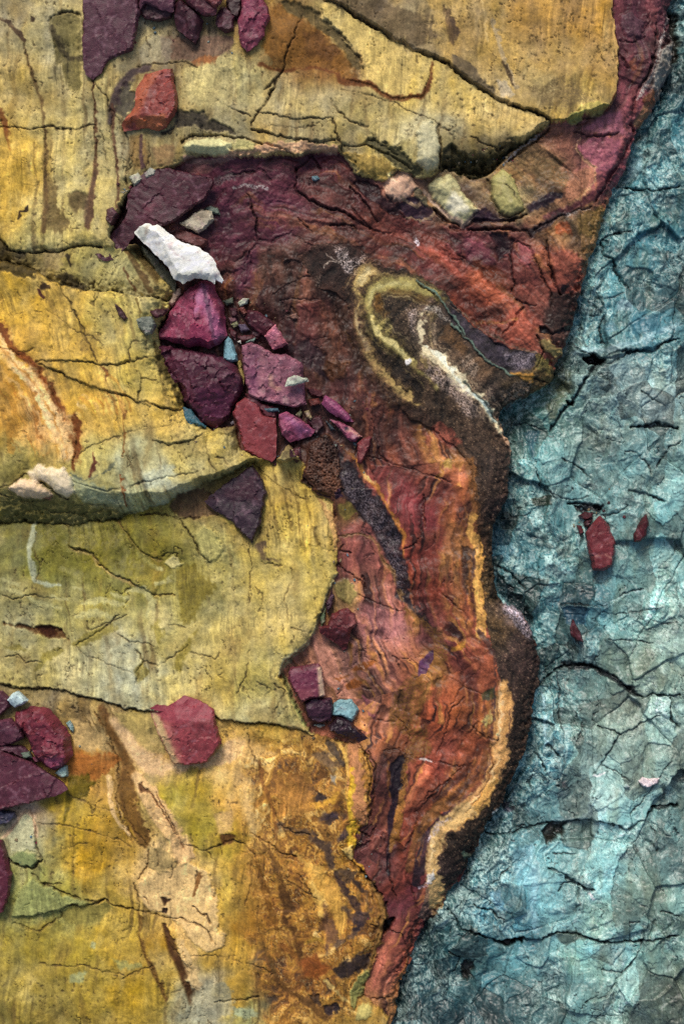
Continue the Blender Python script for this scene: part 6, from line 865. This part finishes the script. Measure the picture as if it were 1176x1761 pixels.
stone('stone', 'dark plum stone below the brick shaped stone', 'stone', "K 355,480 400,450 500,455 510,500 500,570 430,585 380,560", 30, '3a1a30', group=GB, fac=[("K", "440,500", 80, .4)], cle=(80, 1.2), rough=1.1); stone('stone', 'pale turquoise stone beside the dark plum stones', 'stone', "K 510,480 540,465 605,465 640,515 620,560 600,580 555,550 500,545", 22, '6e9aa0', e=.6, group=GB, rough=.8, paint=[("K 540,470 600,470 620,510 560,520", '88aeb0', .6, 6)])
stone('stone', 'glossy black purple stone in the crack corner', 'stone', "K 480,600 530,550 590,570 640,620 690,660 640,680 570,660 490,625", 26, '2a1826', group=GB, wet=.8, rough=1.3, fac=[("K", "570,610", 90, .5)]); stone('stone_chip', 'white green chip beneath dark plum stones', 'stone', "K 405,600 440,590 466,600 440,616", 8, '98a8a0', group=GB)
# on the teal rock
stone('stone', 'large oval crimson stone with a chipped left edge', 'stone', "I 695,640 730,590 770,548 800,580 830,640 848,700 845,750 825,810 790,832 735,830 715,750 705,690", 34, '6e2430', e=.6, group=GTE, fac=[("I", "728,700", 185, 1.3)], rough=.45, var=.07, paint=[("I 738,755 790,745 840,770 838,776 790,752 738,762", 'b08070', .6, 1.2)])
stone('stone_chip', 'dark red chip at the top of the oval crimson stone', 'stone', "I 665,550 700,530 740,535 735,560 700,575", 14, '48161f', group=GTE); stone('stone_chip', 'dark red chip left of the oval crimson stone', 'stone', "I 655,598 678,600 692,640 670,650", 14, '541c26', group=GTE); stone('stone_chip', 'blackish red chip tucked behind the oval crimson stone', 'stone', "I 690,582 738,562 715,612 695,605", 16, '3a141c', group=GTE)
stone('stone', 'small pointed dark red stone alone on teal rock', 'stone', "I 1000,540 1010,590 1000,640 970,680 940,685 935,650 955,600 980,560", 24, '4a141e', group=GTE, fac=[("I", "975,610", 200, .8), ("I", "985,610", 20, .8)]); stone('stone', 'narrow dark red stone below the oval stone above a black ridge', 'stone', "L 630,50 645,80 665,110 685,170 650,165 620,135 615,100", 18, '42141e', group=GTE, fac=[("L", "650,115", 190, .7)])
stone('stone_chip', 'pinkish white quartz pebble in a teal crack', 'stone', "L 962,878 985,858 1020,868 1070,863 1060,890 1010,913 985,907", 12, 'dccaca', group=GTE, mat=M_PALE); stone('stone_chip', 'tiny grey chip on cracked teal rock beside the quartz pebble', 'stone', "L 885,905 900,890 916,905 900,915", 7, 'a0b8b0', group=GTE)

# crumbs and splinters caught round the loose stones and in the hollows
def crumbs(n_):
    V, F, CC = [], [], []
    spots = [(420, 560, 60, 60, 90), (440, 740, 90, 60, 70), (600, 720, 50, 40, 40), (60, 1300, 60, 60, 40), (560, 1230, 60, 60, 50), (1020, 900, 40, 40, 40), (300, 40, 130, 40, 40), (240, 330, 40, 30, 25), (600, 950, 30, 150, 30), (850, 270, 60, 16, 30), (640, 1480, 30, 60, 20), (30, 1450, 40, 80, 20)]
    pal_ = [hexc(h) for h in ('4a222c', '6a3038', '5a3a34', '7a6a50', '8a9488', '3c2428', '9a8a6a', '56707a')]
    for (cx_, cy_, sx_, sy_, m_) in spots:
        for _ in range(m_):
            u, v = cx_ + rs.randn() * sx_ * .55, cy_ + rs.randn() * sy_ * .55; z_ = float(zat(np.array([u]), np.array([v]))[0]); r_ = 1.0 + rs.rand() ** 2 * 3.2; an = rs.rand() * 6.28; el = .5 + rs.rand() * .5
            i_ = len(V); pts = []
            for k_ in range(5):
                a_ = an + k_ * 1.2566 + rs.rand() * .5; x_, y_ = math.cos(a_) * r_, math.sin(a_) * r_ * el
                pts.append((u + x_ * math.cos(an) - y_ * math.sin(an), v + x_ * math.sin(an) + y_ * math.cos(an)))
            V += [((a_ - 588) * S, (880.5 - b_) * S, (z_ - .8) * S) for a_, b_ in pts] + [((u + (a_ - u) * .6 - 588) * S, (880.5 - v - (b_ - v) * .6) * S, (z_ + r_ * (.5 + .4 * rs.rand())) * S) for a_, b_ in pts]
            F += [(i_ + k_, i_ + 5 + k_, i_ + 5 + (k_ + 1) % 5, i_ + (k_ + 1) % 5) for k_ in range(5)] + [tuple(i_ + 5 + k_ for k_ in range(5))[::-1]]
            c_ = pal_[rs.randint(len(pal_))] * (.8 + .4 * rs.rand()); CC += [np.append(lin(c_), 1)] * 10
    me = bpy.data.meshes.new('rock_crumbs'); me.from_pydata(V, [], F)
    ca = me.attributes.new('mineral', 'FLOAT_COLOR', 'POINT'); ca.data.foreach_set('color', np.array(CC, np.float32).ravel()); me.attributes.new('wet', 'FLOAT', 'POINT'); me.materials.append(M_STONE)
    o_ = bpy.data.objects.new('rock_crumbs', me); C.objects.link(o_); o_['kind'] = 'stuff'; o_['label'] = 'tiny rock crumbs and splinters scattered round the loose stones'; o_['category'] = 'gravel'
crumbs(0)
